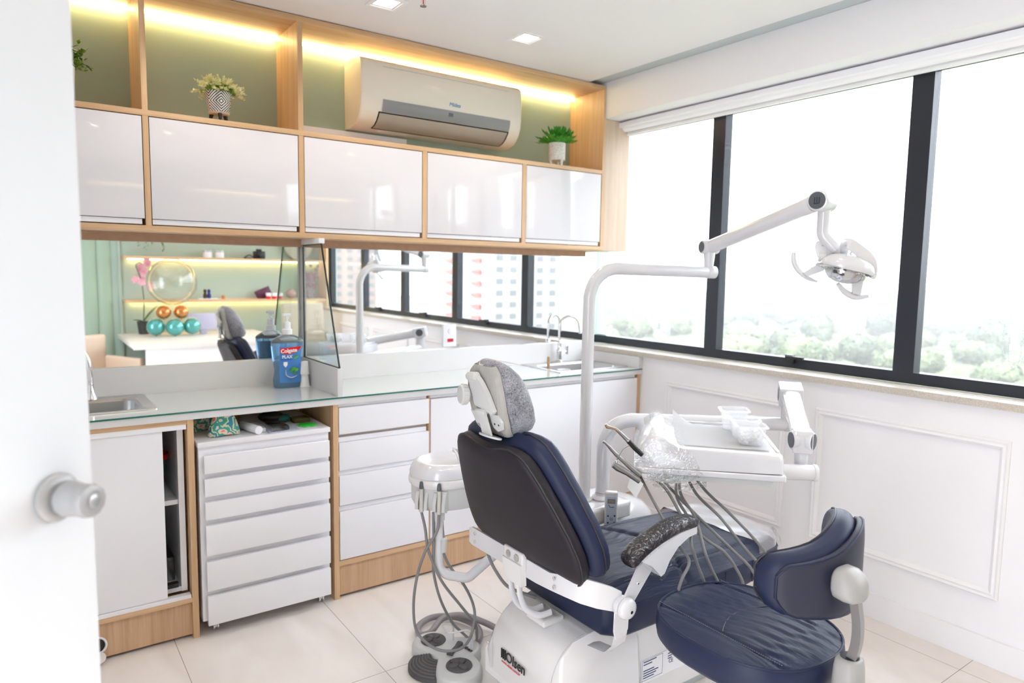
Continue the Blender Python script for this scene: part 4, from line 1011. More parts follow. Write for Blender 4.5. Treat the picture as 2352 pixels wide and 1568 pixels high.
# --- base housing
def base_sec(x, zt, hw, zb0=.10, r=.05):
    P = []
    for y, z in ((-hw, zb0), (-hw - .0, zb0 + .08), (-hw + .012, zt - .06), (-hw + .045, zt), (hw - .045, zt), (hw - .012, zt - .06), (hw, zb0 + .08), (hw, zb0)): P.append((x, CY + y, z))
    return P
b = MB()
b.loft([base_sec(-1.672, .175, .19, .115), base_sec(-1.675, .235, .20, .095), base_sec(-1.655, .285, .203, .088), base_sec(-1.60, .335, .205, .08), base_sec(-1.50, .35, .207, .072), base_sec(-1.36, .35, .207, .065)], True, True)
b.bevel_all(.006, 2, 25); bs = b.build('base_housing', shell, chair, 45)
b = MB(); sd = [(-1.37, .075), (-1.37, .35), (-1.02, .35), (-.86, .335), (-.80, .27), (-.74, .12), (-.74, .055), (-1.37, .055)]
b.prism([(x, CY - .185, z) for x, z in sd], (0, .37, 0)); b.bevel_all(.02, 4, 25); b.build('base_housing', shell, chair, 45)
MB().prism([(x, CY - .15, z) for x, z in ((-1.60, .004), (-1.60, .05), (-1.45, .075), (-.80, .07), (-.66, .04), (-.66, .004))], (0, .30, 0)).bevel_all(.012, 3, 30).build('base_plate', mat('grey_base', (.42, .46, .47), .3), chair)
MB().lathe([(0, 0), (.10, 0), (.10, .012), (.08, .028), (.03, .036), (0, .036)], (-1.585, CY + .03, .0005), n=40).build('foot_disc', pane('clear_disc', (.93, .95, .96), .25, .1), chair)
for y in (-.155, .155):
    MB().tube(catmull([(-1.679, CY + y, .13), (-1.678, CY + y, .22), (-1.668, CY + y, .262), (-1.64, CY + y, .305), (-1.60, CY + y, .334), (-1.55, CY + y, .345)], 5), .0011, 6).build('panel_seam', M['greypl'], chair)
for y, z in ((-.185, .20), (.185, .20)): MB().sph((-1.676, CY + y, z), (.003, .005, .005), 12, 8).build('screw', M['chrome'], chair)
# recess under the back with hinge blocks
MB().box(-1.625, -1.54, CY - .05, CY + .045, .335, .358, .01, 3).build('hinge_block', shell, chair)
# logo and type plate
lx = -1.6815
nrm_up = Vector((.05, 0, 1))
text_mesh('Olsen', .044, M['blackp'], (lx + .0015, -1.683, .205), (0, -1, 0), nrm_up, chair, 'logo_lettering', bold=True)
b = MB()
for i, (y, w_) in enumerate(((-1.606, .0022), (-1.614, .004), (-1.623, .006))): b.box(lx - .0005, lx + .004, y - w_, y + .0, .190, .222)
b.build('logo_bars', M['blackp'], chair, 0)
text_mesh('www.olsen.com.br', .0135, mat('logo_red', (.55, .04, .04), .5), (lx + .0005, -1.660, .181), (0, -1, 0), nrm_up, chair, 'logo_lettering')
ny = CY - .1862
def lbl(x0, x1, z0, z1, off=0): return MB().box(x0, x1, ny - .0008 - off, ny + .001, z0, z1)
lbl(-1.33, -1.12, .12, .20).build('type_label', mat('label_silver', (.74, .74, .77), .4), chair, 0)
ink = mat('ink_blue', (.06, .07, .16), .5)
b = MB()
for i, (x, z, w_) in enumerate(((-1.32, .190, .06), (-1.32, .181, .04), (-1.32, .160, .05), (-1.32, .152, .07), (-1.32, .144, .06), (-1.32, .136, .05), (-1.205, .185, .02), (-1.205, .176, .02), (-1.205, .168, .02), (-1.165, .185, .025), (-1.165, .175, .025))):
    b.box(x, x + w_, ny - .0014, ny, z, z + .0035)
b.box(-1.325, -1.23, ny - .0013, ny, .1965, .1975).box(-1.325, -1.23, ny - .0013, ny, .128, .129).box(-1.326, -1.325, ny - .0013, ny, .128, .1975).box(-1.231, -1.23, ny - .0013, ny, .128, .1975)
b.build('label_print', ink, chair, 0)
text_mesh('CE', .018, ink, (-1.19, ny - .0012, .158), (1, 0, 0), (0, 0, 1), chair, 'label_lettering')

# --- backrest: cushion, rear shell, piping
B0 = Vector((-1.662, CY, .556)); BD = Vector((-.335, 0, 1)).normalized(); BN = Vector((1, 0, .335)).normalized()   # up the back, and forward
BL = .421
def bw(s):
    k = [(0, .240), (.02, .258), (.06, .274), (.12, .284), (.22, .288), (.38, .276), (.60, .245), (.78, .215), (.88, .194), (.94, .174), (.98, .148), (1.0, .118)]
    for (a, p), (c, q) in zip(k, k[1:]):
        if a <= s <= c: return p + (q - p) * (s - a) / (c - a)
    return k[-1][1]
def bp(s, y, n):
    # bulged: centre of the back lies further to the rear than its edges
    bul = -.035 * (1 - (y / .29) ** 2) * (1 - max(0, 1 - max(s, 0)) ** 5)
    dip = -.020 * math.exp(-(y / .07) ** 2) * max(0, (s - .85) / .15) ** 2
    return B0 + BD * (s * BL + dip) + Vector((0, y, 0)) + BN * (n + bul)
SS = [0, .01, .03, .06, .1, .16, .23, .31, .4, .5, .6, .7, .78, .85, .9, .94, .97, .99, 1.0]
def backring(s, w_, n0, n1, e=.35, N=44):
    P = []
    for j in range(N):
        a = 2 * pi * j / N; P.append(bp(s, w_ * se(cos(a), .55), (n0 + n1) / 2 + (n1 - n0) / 2 * se(sin(a), e)))
    return P
def backbody(grow, n0, n1, e, lo=0, hi=1):
    R = []
    for i, s in enumerate(SS):
        th = min(1, .45 + .55 * math.sin(min(1, min(s, 1 - s) / .09) * pi / 2)); m_ = (n0 + n1) / 2; hh = (n1 - n0) / 2 * th
        R.append(backring(lo + s * (hi - lo), bw(s) + grow, m_ - hh, m_ + hh, e))
    return R
MB().loft(backbody(.012, .030, .125, .5, -.01, 1.03)).build('back_cushion', lea, chair, 60)
MB().loft(backbody(-.004, -.012, .045, .32)).build('back_shell', lea_back, chair, 60)
def backloop(grow, n, lo=0, hi=1):
    P = [bp(lo + s * (hi - lo), bw(s) + grow, n) for s in SS] + [bp(hi, bw(1) * k, n) for k in (.8, .5, .2, 0, -.2, -.5, -.8)] + [bp(lo + s * (hi - lo), -bw(s) - grow, n) for s in reversed(SS)] + [bp(lo, -bw(0) * k, n) for k in (.8, .4, 0, -.4, -.8)]
    return P
MB().tube(backloop(-.004, .0045), .003, 8, closed=True).build('piping', M['blackp'], chair)
MB().tube(backloop(.012, .078, -.01, 1.03), .0028, 8, closed=True).build('piping', M['blackp'], chair)

# --- white carrier plate that bends forward to the armrest hinge
def strip(path, thick, m, name, parent, z):
    # path: (x, y, z_top, z_bottom)
    b = MB(); pts = [Vector((p[0], p[1], 0)) for p in path]; R = []
    for i, p in enumerate(path):
        a = pts[max(0, i - 1)]; c = pts[min(len(pts) - 1, i + 1)]; d = (c - a).normalized(); n = Vector((-d.y, d.x, 0)) * thick / 2
        R.append([(p[0] + n.x, p[1] + n.y, p[2]), (p[0] - n.x, p[1] - n.y, p[2]), (p[0] - n.x, p[1] - n.y, p[3]), (p[0] + n.x, p[1] + n.y, p[3])])
    b.loft(R); b.bevel_all(.0015, 1, 40); return b.build(name, m, parent, 50)
strip([(-1.690, -1.425, .572, .523), (-1.690, -1.44, .578, .517), (-1.690, -1.60, .578, .518), (-1.690, -1.80, .576, .520), (-1.688, -1.86, .574, .523), (-1.678, -1.915, .585, .522), (-1.655, -1.955, .588, .512), (-1.62, -1.985, .576, .500), (-1.575, -2.002, .556, .486), (-1.548, -2.008, .540, .474)], .008, enam, 'carrier_plate', chair, 0)
for y, z in ((-1.462, .562), (-1.462, .534), (-1.885, .566), (-1.885, .540)):
    MB().lathe([(0, 0), (.0062, 0), (.0062, .0015), (.004, .003), (0, .0032)], (-1.6945, y, z), (-1, 0, 0), 16).build('screw', M['chrome'], chair)
b = MB().box(-1.712, -1.692, -1.752, -1.655, .540, .596, .006, 3); b.prism([(-1.698, -1.655, .560), (-1.698, -1.752, .560), (-1.690, -1.748, .490), (-1.690, -1.662, .490)], (-.020, 0, 0)); b.bevel_all(.003, 2, 40); b.build('hinge_bracket', shell, chair)
for y in (-1.683, -1.725): MB().lathe([(0, 0), (.005, 0), (.012, .003), (.012, .004), (.0, .004)], (-1.711, y, .575), (-1, 0, 0), 20).build('bolt', M['alu'], chair)
for y in (-1.678, -1.722):
    P = catmull([(-1.700, y, .49), (-1.690, y, .44), (-1.665, y, .395), (-1.625, y - .012, .372), (-1.585, y - .02, .375)], 6)
    MB().tube(P, .010, 10, sx=1.0, sy=.45).build('hinge_rail', enam, chair)
# --- armrest
hx, hy, hz = -1.550, -2.030, .500
MB().lathe([(0, 0), (.026, 0), (.031, .004), (.031, .012), (.027, .019), (.015, .024), (0, .025)], (hx, hy + .003, hz), (0, -1, 0), 36).build('hinge_cap', enam, chair)
MB().cyl((hx, hy + .022, hz), (hx, hy + .004, hz), .030, bev=.002).build('hinge_cap', enam, chair)
MB().lathe([(0, 0), (.005, 0), (.005, .001), (0, .001)], (hx + .002, hy - .0222, hz - .005), (0, -1, 0), 16).build('bolt', M['chrome'], chair)
MB().prism([(hx - .022, hy + .002, hz + .0), (hx + .024, hy + .002, hz - .004), (-1.435, hy + .002, .597), (-1.470, hy + .002, .622), (-1.500, hy + .002, .610)], (0, .006, 0)).bevel_all(.0015, 1).build('arm_link', enam, chair)
MB().sph((-1.503, hy - .0005, .560), (.0045, .002, .0045), 12, 8).build('screw', M['chrome'], chair)
lo_ = [(hx - .027, .502), (hx + .027, .495), (hx + .024, .425), (hx + .012, .41), (hx - .022, .405), (hx - .029, .43)]
b = MB(); b.prism([(x, hy + .012, z) for x, z in lo_], (0, .006, 0)); b.bevel_all(.002, 1); b.build('drop_bracket', enam, chair)
P = [(hx - .002, hy + .014, .42), (hx - .004, hy + .020, .385), (hx - .006, hy + .05, .352), (hx - .008, hy + .12, .342)]
MB().tube(fillet(P, .02, 4), .026, 4, sx=.13, sy=1, up=(0, 1, 0)).build('drop_bracket', enam, chair)
ap = catmull([(-1.552, hy, .632), (-1.505, hy, .662), (-1.44, hy, .686), (-1.37, hy, .702), (-1.30, hy, .703), (-1.277, hy, .694)], 7)
def pad(grow, m, name, drop=0, flat=1):
    b = MB(); R = []
    for i, p in enumerate(ap):
        k = i / (len(ap) - 1); e = min(1, .72 + .28 * sin(min(1, min(k, 1 - k) / .05) * pi / 2)) * (1 - .12 * k)
        a = ap[max(0, i - 1)]; c = ap[min(len(ap) - 1, i + 1)]; d = (c - a).normalized(); nrm = Vector((-d.z, 0, d.x)); ring = []
        ww = (.027 + .004 * sin(k * pi)) * e + grow; hh = (.020 * e + grow) * flat
        for j in range(24): q = 2 * pi * j / 24; ring.append(p - nrm * drop + Vector((0, 1, 0)) * ww * se(cos(q), .5) + nrm * hh * se(sin(q), .6))
        R.append(ring)
    b.loft(R); return b.build(name, m, chair, 60)
pad(0, lea_back, 'armrest_pad')
b = MB(); lowp = [(-1.520, .637), (-1.475, .612), (-1.450, .588), (-1.435, .572), (-1.420, .578), (-1.400, .612), (-1.365, .645), (-1.32, .665), (-1.285, .668), (-1.285, .69), (-1.36, .685), (-1.45, .668)]
b.prism([(x, hy - .024, z) for x, z in lowp], (0, .048, 0)); b.bevel_all(.007, 3, 30); b.build('armrest_shell', enam, chair)
pad(.0035, filmm, 'plastic_film', .002, 1.05)
b = MB(); lw = [(-1.53, .632), (-1.48, .606), (-1.452, .578), (-1.436, .562), (-1.416, .570), (-1.395, .606), (-1.36, .638), (-1.31, .658), (-1.278, .662), (-1.278, .68)]
b.loft([[(x, hy - .029, z) for x, z in lw], [(x, hy + .029, z) for x, z in lw]], closed=False); b.build('plastic_film', filmm, chair)

# --- headrest with disposable cover
def cover_mat():
    m, t, N, L = newmat('nonwoven_over_leather')
    o = N.new('ShaderNodeOutputMaterial'); p = N.new('ShaderNodeBsdfPrincipled'); L.new(p.outputs[0], o.inputs[0])
    tc = N.new('ShaderNodeTexCoord'); n1 = N.new('ShaderNodeTexNoise'); n1.inputs['Scale'].default_value = 230; n1.inputs['Detail'].default_value = 6; n1.inputs['Roughness'].default_value = .75; n1.inputs['Distortion'].default_value = 1.2; L.new(tc.outputs['Object'], n1.inputs[0])
    n2 = N.new('ShaderNodeTexNoise'); n2.inputs['Scale'].default_value = 16; n2.inputs['Detail'].default_value = 3; L.new(tc.outputs['Object'], n2.inputs[0])
    a = N.new('ShaderNodeMath'); a.operation = 'MULTIPLY_ADD'; a.inputs[1].default_value = .35; L.new(n2.outputs[0], a.inputs[0]); L.new(n1.outputs[0], a.inputs[2])
    cr = N.new('ShaderNodeValToRGB'); cr.color_ramp.elements[0].position = .52; cr.color_ramp.elements[1].position = .86; cr.color_ramp.elements[0].color = (.035, .035, .045, 1); cr.color_ramp.elements[1].color = (.42, .42, .47, 1)
    L.new(a.outputs[0], cr.inputs[0]); L.new(cr.outputs[0], p.inputs['Base Color']); p.inputs['Roughness'].default_value = .85; p.inputs['Sheen Weight'].default_value = .3
    return m
cov = cover_mat(); covw = mat('cream_nonwoven', (.64, .62, .585), .8, bump=.5, bscale=60, var=.10, vscale=50)
HC = Vector((-1.772, -1.700, 1.078)); HT = .16     # tilt
HU = Vector((-.20, 0, 1)).normalized(); HN = Vector((1, 0, .20)).normalized()
def hp(n, y, z): return HC + HN * n + Vector((0, y, 0)) + HU * z
def head_ring(z, w_, d0, d1, N=40, e=.6):
    P = []
    for j in range(N):
        a = 2 * pi * j / N; P.append(hp((d0 + d1) / 2 + (d1 - d0) / 2 * se(sin(a), .7), w_ * se(cos(a), e), z))
    return P
hz_ = [(-.114, .082, -.016, .056), (-.108, .098, -.030, .070), (-.09, .108, -.040, .080), (-.05, .115, -.046, .078), (-.01, .117, -.048, .070), (.03, .114, -.047, .060), (.06, .104, -.044, .046), (.085, .086, -.038, .028), (.102, .062, -.030, .010), (.111, .034, -.022, -.004)]
hz_ = [(z, w_ * .82, a_, b_ * 1.04) for z, w_, a_, b_ in hz_]
MB().loft([head_ring(*h) for h in hz_]).build('headrest_pad', cov, chair, 70)
# cream gathered rear of the cover
def rear(u, v):
    z = -.108 + .208 * u
    for (a, *p), (c, *q) in zip(hz_, hz_[1:]):
        if a <= z <= c: f = (z - a) / (c - a); w_, d0 = p[0] + (q[0] - p[0]) * f, p[1] + (q[1] - p[1]) * f; d1 = p[2] + (q[2] - p[2]) * f; break
    a = (v * 2 - 1); y = w_ * .93 * se(sin(a * pi / 2), .85)
    n = d0 - .005 + .020 * abs(a) ** 6 - .0022 * abs(sin(a * 21 + u * 9)) * (1 - abs(a) * .6)
    return hp(n, y, z)
b = MB(); b.grid(rear, 26, 60); bmesh.ops.solidify(b.bm, geom=b.bm.faces[:], thickness=.002); b.build('cover_rear', covw, chair, 60)
# strings of the cover gathered over the crown
b = MB()
for k in range(11):
    a = -.055 + .011 * k
    b.tube(catmull([hp(-.042, .018, .088), hp(-.02, a * .4 + .012, .1075), hp(.012, a * .9, .105), hp(.045, a * 1.5, .088)], 5), .0009, 5)
b.build('elastic_gathers', covw, chair)
# white mechanism
MB().prism([hp(-.056, y, z) for y, z in ((.038, .077), (.020, .084), (-.004, .083), (-.030, .060), (-.050, .030), (-.072, -.020), (-.062, -.030), (-.020, -.020), (.024, -.013), (.030, .03))], HN * -.014).bevel_all(.005, 3).build('headrest_bracket', cream_pl, chair)
MB().cyl(hp(-.066, .036, .072), hp(-.066, -.010, .078), .0125, bev=.003).build('headrest_bracket', cream_pl, chair)
MB().cyl(hp(-.070, .018, -.031), hp(-.070, -.032, -.027), .009, bev=.002).build('link_pin', cream_pl, chair)
MB().prism([hp(-.050, y, z) for y, z in ((-.030, -.034), (-.070, -.033), (-.088, -.053), (-.084, -.075), (-.064, -.083), (-.040, -.074))], HN * -.008).bevel_all(.003, 2).build('hinge_leaf', cream_pl, chair)
MB().prism([hp(-.050, y, z) for y, z in ((.071, -.040), (.026, -.040), (.018, -.074), (.048, -.078))], HN * -.008).bevel_all(.003, 2).build('hinge_leaf', cream_pl, chair)
for y in (-.052, -.072): MB().cyl(hp(-.0582, y, -.062), hp(-.0588, y, -.062), .003, n=12).build('hinge_mark', M['blackp'], chair)
MB().prism([hp(-.070, .004, -.026), hp(-.070, -.034, -.022), hp(-.070, -.050, -.094), hp(-.070, -.006, -.098)], HN * -.007).bevel_all(.002, 2).build('headrest_bar', cream_pl, chair)
TB = hp(-.066, -.028, -.104)
MB(Matrix.Translation(TB) @ Matrix.Rotation(.25, 4, 'Y')).lathe([(0, 0), (.047, 0), (.049, .003), (.047, .0055), (0, .0055)], n=32, sx=.5, sy=1).build('headrest_socket', cream_pl, chair)
kb = MB(); ko_ = hp(-.072, .050, .016)
prof = []
kb.lathe([(0, 0), (.026, 0), (.029, .004), (.029, .020), (.026, .024), (.0, .0245)], ko_, (-1, .22, .02), 36)
kb.build('headrest_knob', cream_pl, chair, 30)
b = MB()
for k in range(18):
    a = 2 * pi * k / 18; q = Vector((0, 0, 1)).rotation_difference(Vector((-1, .22, .02)).normalized()); c = ko_ + q @ Vector((.0292 * cos(a), .0292 * sin(a), .005)); d = ko_ + q @ Vector((.0292 * cos(a), .0292 * sin(a), .018)); b.cyl(c, d, .0022, n=6)
b.build('knob_grip', cream_pl, chair)
MB().cyl(hp(-.04, .048, .016), ko_, .012).build('knob_stem', cream_pl, chair)
# cable from back to base
MB().tube(catmull([(-1.64, -1.44, .53), (-1.632, -1.45, .47), (-1.625, -1.485, .425), (-1.61, -1.535, .385), (-1.585, -1.60, .378), (-1.56, -1.63, .37)], 6), .0055, 10).build('cable', mat('cable_grey', (.17, .17, .175), .35), chair)
# ================================================================== service unit with posts
hose = mat('hose_grey', (.20, .195, .20), .38); hosel = mat('hose_light', (.165, .163, .162), .32); capg = mat('cap_grey', (.075, .085, .10), .45)
t = thing('service_box', (-.95, -1.25, 0), 'white domed service box on the floor behind the chair, carrying both posts', 'service box')
b = MB()
R = []
for z, s in ((.002, 1.0), (.20, 1.0), (.33, .97), (.40, .88), (.44, .74), (.458, .55), (.462, .30)):
    R.append([(-.90 + .30 * s * se(cos(2 * pi * j / 40), .75), -1.20 + .17 * s * se(sin(2 * pi * j / 40), .75), z) for j in range(40)])
b.loft(R); b.build('cover', enam, t, 60)
MB().box(-1.13, -.86, -1.37, -1.15, .43, .50, .02, 3).build('top_block', enam, t)
MB().lathe([(0, 0), (.040, 0), (.044, .006), (.040, .014), (.0305, .02), (.0305, .03), (0, .03)], (-.957, -1.29, .50), n=36).build('collar', enam, t)
MB().lathe([(0, 0), (.034, 0), (.036, .006), (.0265, .014), (0, .014)], (-1.028, -1.256, .50), n=36).build('collar', enam, t)
# control panel
fc = Vector((-.70, -.72, .0)).normalized(); rt = Vector((.72, -.70, 0)).normalized()
pc = Vector((-1.010, -1.400, .470)); q = Matrix(((rt.x, -fc.x, 0, pc.x), (rt.y, -fc.y, 0, pc.y), (0, 0, 1, pc.z), (0, 0, 0, 1)))
t = thing('control_panel', (-1.010, -1.38, .43), 'small upright keypad with a grey face and display behind the seat', 'control panel')
MB(q).box(-.026, .026, 0, .03, -.085, .098, .008, 3).build('housing', enam, t)
MB(q).box(-.019, .022, -.0012, .002, -.08, .080, .001).build('face', mat('panel_face', (.42, .49, .58), .4), t)
MB(q).box(-.014, .016, -.002, 0, .052, .070, .0008).build('display', mat('lcd', (.16, .15, .12), .3), t)
MB(q).box(-.0115, .0135, -.0025, -.001, .055, .067).build('display', mat('lcd_face', (.30, .28, .23), .3), t)
nb = mat('button_navy', (.01, .02, .16), .4)
for x, z in ((-.011, .000), (.015, .002), (-.011, -.028), (.015, -.026)): MB(q).cyl((x, -.003, z), (x, 0, z), .0036, n=16).build('button', nb, t)
MB(q).tube([(.002 + .0045 * cos(2 * pi * i / 20), -.002, -.012 + .0045 * sin(2 * pi * i / 20)) for i in range(20)], .001, 6, closed=True).build('button', nb, t)
MB(q).tube([(-.010, -.002, .047), (-.003, -.002, .036), (.004, -.002, .037), (.013, -.002, .038)], .0013, 6).build('pictogram', nb, t)
# floor suction pipe clutter under the cabinet
t = tag(MB().tube(catmull([(-.66, -1.0, .05), (-.62, -.85, .06), (-.55, -.76, .05), (-.4, -.72, .04)], 6), .022, 12).build('flexible_pipe', mat('dark_pipe', (.06, .06, .07), .6)), 'dark flexible pipe lying on the floor behind the service box', 'pipe')

# --- operating light
OL = thing('operating_light', (-1.028, -1.256, .515), 'white dental operating light on a tall bent post in front of the window', 'dental light')
post = fillet([(-1.028, -1.256, .515), (-1.028, -1.256, 1.462), (-.46, -1.392, 1.452)], .12, 12)
MB().tube(post, .0248, 28).build('post', enam, OL)
MB().cyl((-.475, -1.388, 1.4522), (-.430, -1.399, 1.4515), .0268, bev=.003).build('post_end_cap', enam, OL)
J1 = Vector((-.462, -1.391, 1.560)); J2 = Vector((-.612, -1.965, 1.698))
MB().lathe([(0, 0), (.019, 0), (.020, .012), (.024, .05), (.022, .085), (0, .085)], (-.462, -1.391, 1.474), n=28).build('swivel', enam, OL)
ad = (J2 - J1).normalized()
side = Vector((-.91, .26, -.30)); side = (side - ad * side.dot(ad)).normalized()
def joint(c, ax, r, hl, name, cap_r):
    a = Vector(ax).normalized()
    MB().lathe([(0, -hl), (r - .008, -hl), (r - .002, -hl + .003), (r, -hl + .010), (r, hl - .010), (r - .002, hl - .003), (r - .008, hl), (0, hl)], c, a, 36).build(name, enam, OL)
    for s in (1, -1):
        MB().lathe([(0, 0), (cap_r, 0), (cap_r, .0008), (0, .001)], c + a * s * hl, a * s, 36).build('cap_disc', capg, OL)
joint(J1, (-.94, .34, 0), .030, .040, 'lower_joint', .0235)
MB().tube([J1 + ad * .015, J1 + ad * .10, J2 - ad * .10, J2 - ad * .01], [.029, .0285, .0285, .031], 28).build('spring_arm', enam, OL)
a2 = Vector((-.68, -.70, .10)).normalized()
J2c = J2 + Vector((.022, -.012, .004))
joint(J2c, Vector((-.99, -.14, .02)), .037, .047, 'upper_joint', .0295)
# three-bar emblem pressed into the cap
cc = J2c + Vector((-.99, -.14, .02)).normalized() * .0484
ex = Vector((.14, -.99, 0)); 
b = MB()
for k in (-.008, 0, .008): b.tube([cc + ex * k + Vector((0, 0, -.010)), cc + ex * k + Vector((0, 0, .011))], .0014, 6)
b.tube([cc + ex * -.011 + Vector((0, 0, -.011)), cc + ex * .009 + Vector((0, 0, -.010))], .0014, 6)
b.build('emblem', M['blackp'], OL)
# drop neck and yoke
nk = fillet([J2c + Vector((.012, .0, -.03)), J2c + Vector((.012, 0, -.115)), J2c + Vector((.045, -.035, -.165))], .035, 8)
MB().tube(nk, .0215, 24).build('neck', enam, OL)
N1 = J2c + Vector((.045, -.035, -.165)); nd = Vector((.045, -.035, -.05)).normalized()
MB().tube([N1 - nd * .002, N1 + nd * .032], [.0195, .0185], 24).build('neck_collar', enam, OL)
HC2 = Vector((-.563, -2.035, 1.487))
lat = Vector((.70, -.68, -.20)).normalized()      # sideways axis of the lamp head
up2 = Vector((.18, -.10, 1)); up2 = (up2 - lat * up2.dot(lat)).normalized(); fw = lat.cross(up2)
def lp(a, b_, c): return HC2 + lat * a + fw * b_ + up2 * c
Y0 = N1 + nd * .035
def ribbon(P, w_, th, m, name, upv):
    P = catmull(P, 8)
    b = MB(); R = []
    for i, p in enumerate(P):
        d = (P[min(len(P) - 1, i + 1)] - P[max(0, i - 1)]).normalized(); s = upv.cross(d).normalized(); n = d.cross(s)
        k = i / (len(P) - 1); ww = w_ * (.65 + .35 * sin(pi * k) ** .6) / 2
        R.append([p + s * ww * se(cos(2 * pi * j / 16), .6) + n * th / 2 * se(sin(2 * pi * j / 16), .8) for j in range(16)])
    b.loft(R); return b.build(name, m, OL, 60)
ribbon([Y0, Y0 + lat * -.018 + up2 * -.03, lp(-.062, -.03, .055), lp(-.050, -.028, .01)], .045, .010, enam, 'yoke', fw)
ribbon([Y0, lp(.0, .03, .068), lp(.045, .035, .052), lp(.090, .030, .026), lp(.122, .0, -.014)], .040, .007, enam, 'yoke', fw)
MB().cyl(lp(-.062, -.028, .012), lp(-.040, -.02, .010), .0165, bev=.002).build('pivot', cream_pl, OL)
MB().cyl(lp(.112, .0, -.014), lp(.130, .0, -.016), .013, bev=.003).build('pivot', enam, OL)
# head: shallow dome, glass shield, reflector
b = MB(); R = []
for k, (r, h) in enumerate(((.010, .036), (.04, .034), (.065, .024), (.082, .008), (.088, -.012), (.084, -.022), (.078, -.022), (.080, -.010), (.070, .006), (.04, .022), (.01, .026))):
    R.append([lp(.030 + r * 1.05 * cos(2 * pi * j / 36), r * .8 * sin(2 * pi * j / 36), h) for j in range(36)])
b.loft(R, True, True); b.build('lamp_housing', enam, OL, 60)
b = MB(); R = []
for r, h in ((.072, -.022), (.066, -.038), (.050, -.054), (.025, -.063), (.006, -.065)):
    R.append([lp(.025 + r * .95 * cos(2 * pi * j / 32), .005 + r * .75 * sin(2 * pi * j / 32), h) for j in range(32)])
b.loft(R, False, True); bmesh.ops.solidify(b.bm, geom=b.bm.faces[:], thickness=.002); b.build('reflector', M['chrome'], OL, 60)
b = MB(); b.loft([[lp(.02 + .094 * cos(2 * pi * j / 36), .075 * sin(2 * pi * j / 36), -.026 - .012 * cos(2 * pi * j / 36)) for j in range(36)], [lp(.02 + .094 * cos(2 * pi * j / 36), .075 * sin(2 * pi * j / 36), -.029 - .012 * cos(2 * pi * j / 36)) for j in range(36)]]); b.build('shield', pane('lamp_shield', (.95, .96, .97), .3, .02), OL)
MB().cyl(lp(.028, 0, .034), lp(.040, -.004, .078), .0035, .005, 12).build('switch_lever', enam, OL)
# handles: flat bracket and curved grip on either side
def handle(s):
    b = MB(); b.prism([lp(s * .035 + .01, -.058, .0), lp(s * .065 + .01, -.060, -.010), lp(s * .105 + .01, -.066, -.052), lp(s * .088 + .01, -.066, -.062), lp(s * .04 + .01, -.058, -.030)], fw * .012); b.bevel_all(.003, 2); b.build('handle_bracket', enam, OL)
    MB().lathe([(0, 0), (.008, 0), (.008, .002), (0, .0025)], lp(s * .075 + .01, -.068, -.03), fw * -1, 20).build('handle_screw', cream_pl, OL)
    P = catmull([lp(s * .150 + .01, -.07, .015), lp(s * .143 + .01, -.074, -.012), lp(s * .122 + .01, -.076, -.040), lp(s * .085 + .01, -.076, -.062), lp(s * .045 + .01, -.074, -.070)], 8)
    n_ = len(P); MB().tube(P, [.0045 + .0055 * sin(pi * min(1, (i + 2) / n_ * 1.05)) ** .5 for i in range(n_)], 16).build('handle_grip', enam, OL)
handle(-1)
b = MB(); P = catmull([lp(.02, -.02, -.068), lp(.055, -.035, -.088), (lp(.095, -.04, -.098)), lp(.135, -.035, -.086)], 8); n_ = len(P)
b.tube(P, [.006 + .005 * sin(pi * min(1, (i + 1) / n_)) for i in range(n_)], 16).build('handle_grip', enam, OL)
MB().prism([lp(.055, -.03, -.02), lp(.10, -.03, -.02), lp(.105, -.036, -.09), lp(.078, -.036, -.09)], fw * .012).bevel_all(.003, 2).build('handle_bracket', enam, OL)

# --- instrument delivery unit
DU = thing('instrument_unit', (-.957, -1.29, .53), 'white instrument console wrapped in film on a bent swing arm over the chair', 'dental unit')
post = fillet([(-.957, -1.290, .532), (-.957, -1.290, .838), (-.318, -1.722, .826)], .11, 12)
MB().tube(post, .0285, 28).build('swing_post', enam, DU)
E1 = Vector((-.318, -1.722, .952)); E2 = Vector((-.665, -1.998, .862))
MB().cyl((-.318, -1.722, .80), (-.318, -1.722, .93), .032, bev=.004).build('elbow', enam, DU)
ed = (E2 - E1).normalized(); es = Vector((-ed.y, ed.x, 0)).normalized(); eu = es.cross(ed) * -1
def eblk(c, hw, hl, hh, name, bev=.014):
    q = Matrix(((es.x, ed.x, eu.x, c.x), (es.y, ed.y, eu.y, c.y), (es.z, ed.z, eu.z, c.z), (0, 0, 0, 1)))
    return MB(q).box(-hw, hw, -hl, hl, -hh, hh, bev, 4).build(name, enam, DU)
eblk(E1, .046, .050, .040, 'upper_knuckle'); 
b = MB(Matrix(((es.x, ed.x, eu.x, E1.x), (es.y, ed.y, eu.y, E1.y), (es.z, ed.z, eu.z, E1.z), (0, 0, 0, 1)))); L_ = (E2 - E1).length
b.loft([[(w_ * se(cos(2 * pi * j / 28), .6), y, h * se(sin(2 * pi * j / 28), .7)) for j in range(28)] for y, w_, h in ((0, .040, .036), (.08, .036, .033), (L_ * .6, .035, .032), (L_, .036, .034))]); b.build('parallel_arm', enam, DU, 60)
q2 = Matrix.Translation(E2) @ Matrix.Rotation(math.atan2(es.y, es.x), 4, 'Z')
MB(q2).box(-.034, .034, -.034, .034, -.044, .040, .018, 4).build('lower_knuckle', enam, DU)
esh = Vector((es.x, es.y, 0)).normalized()
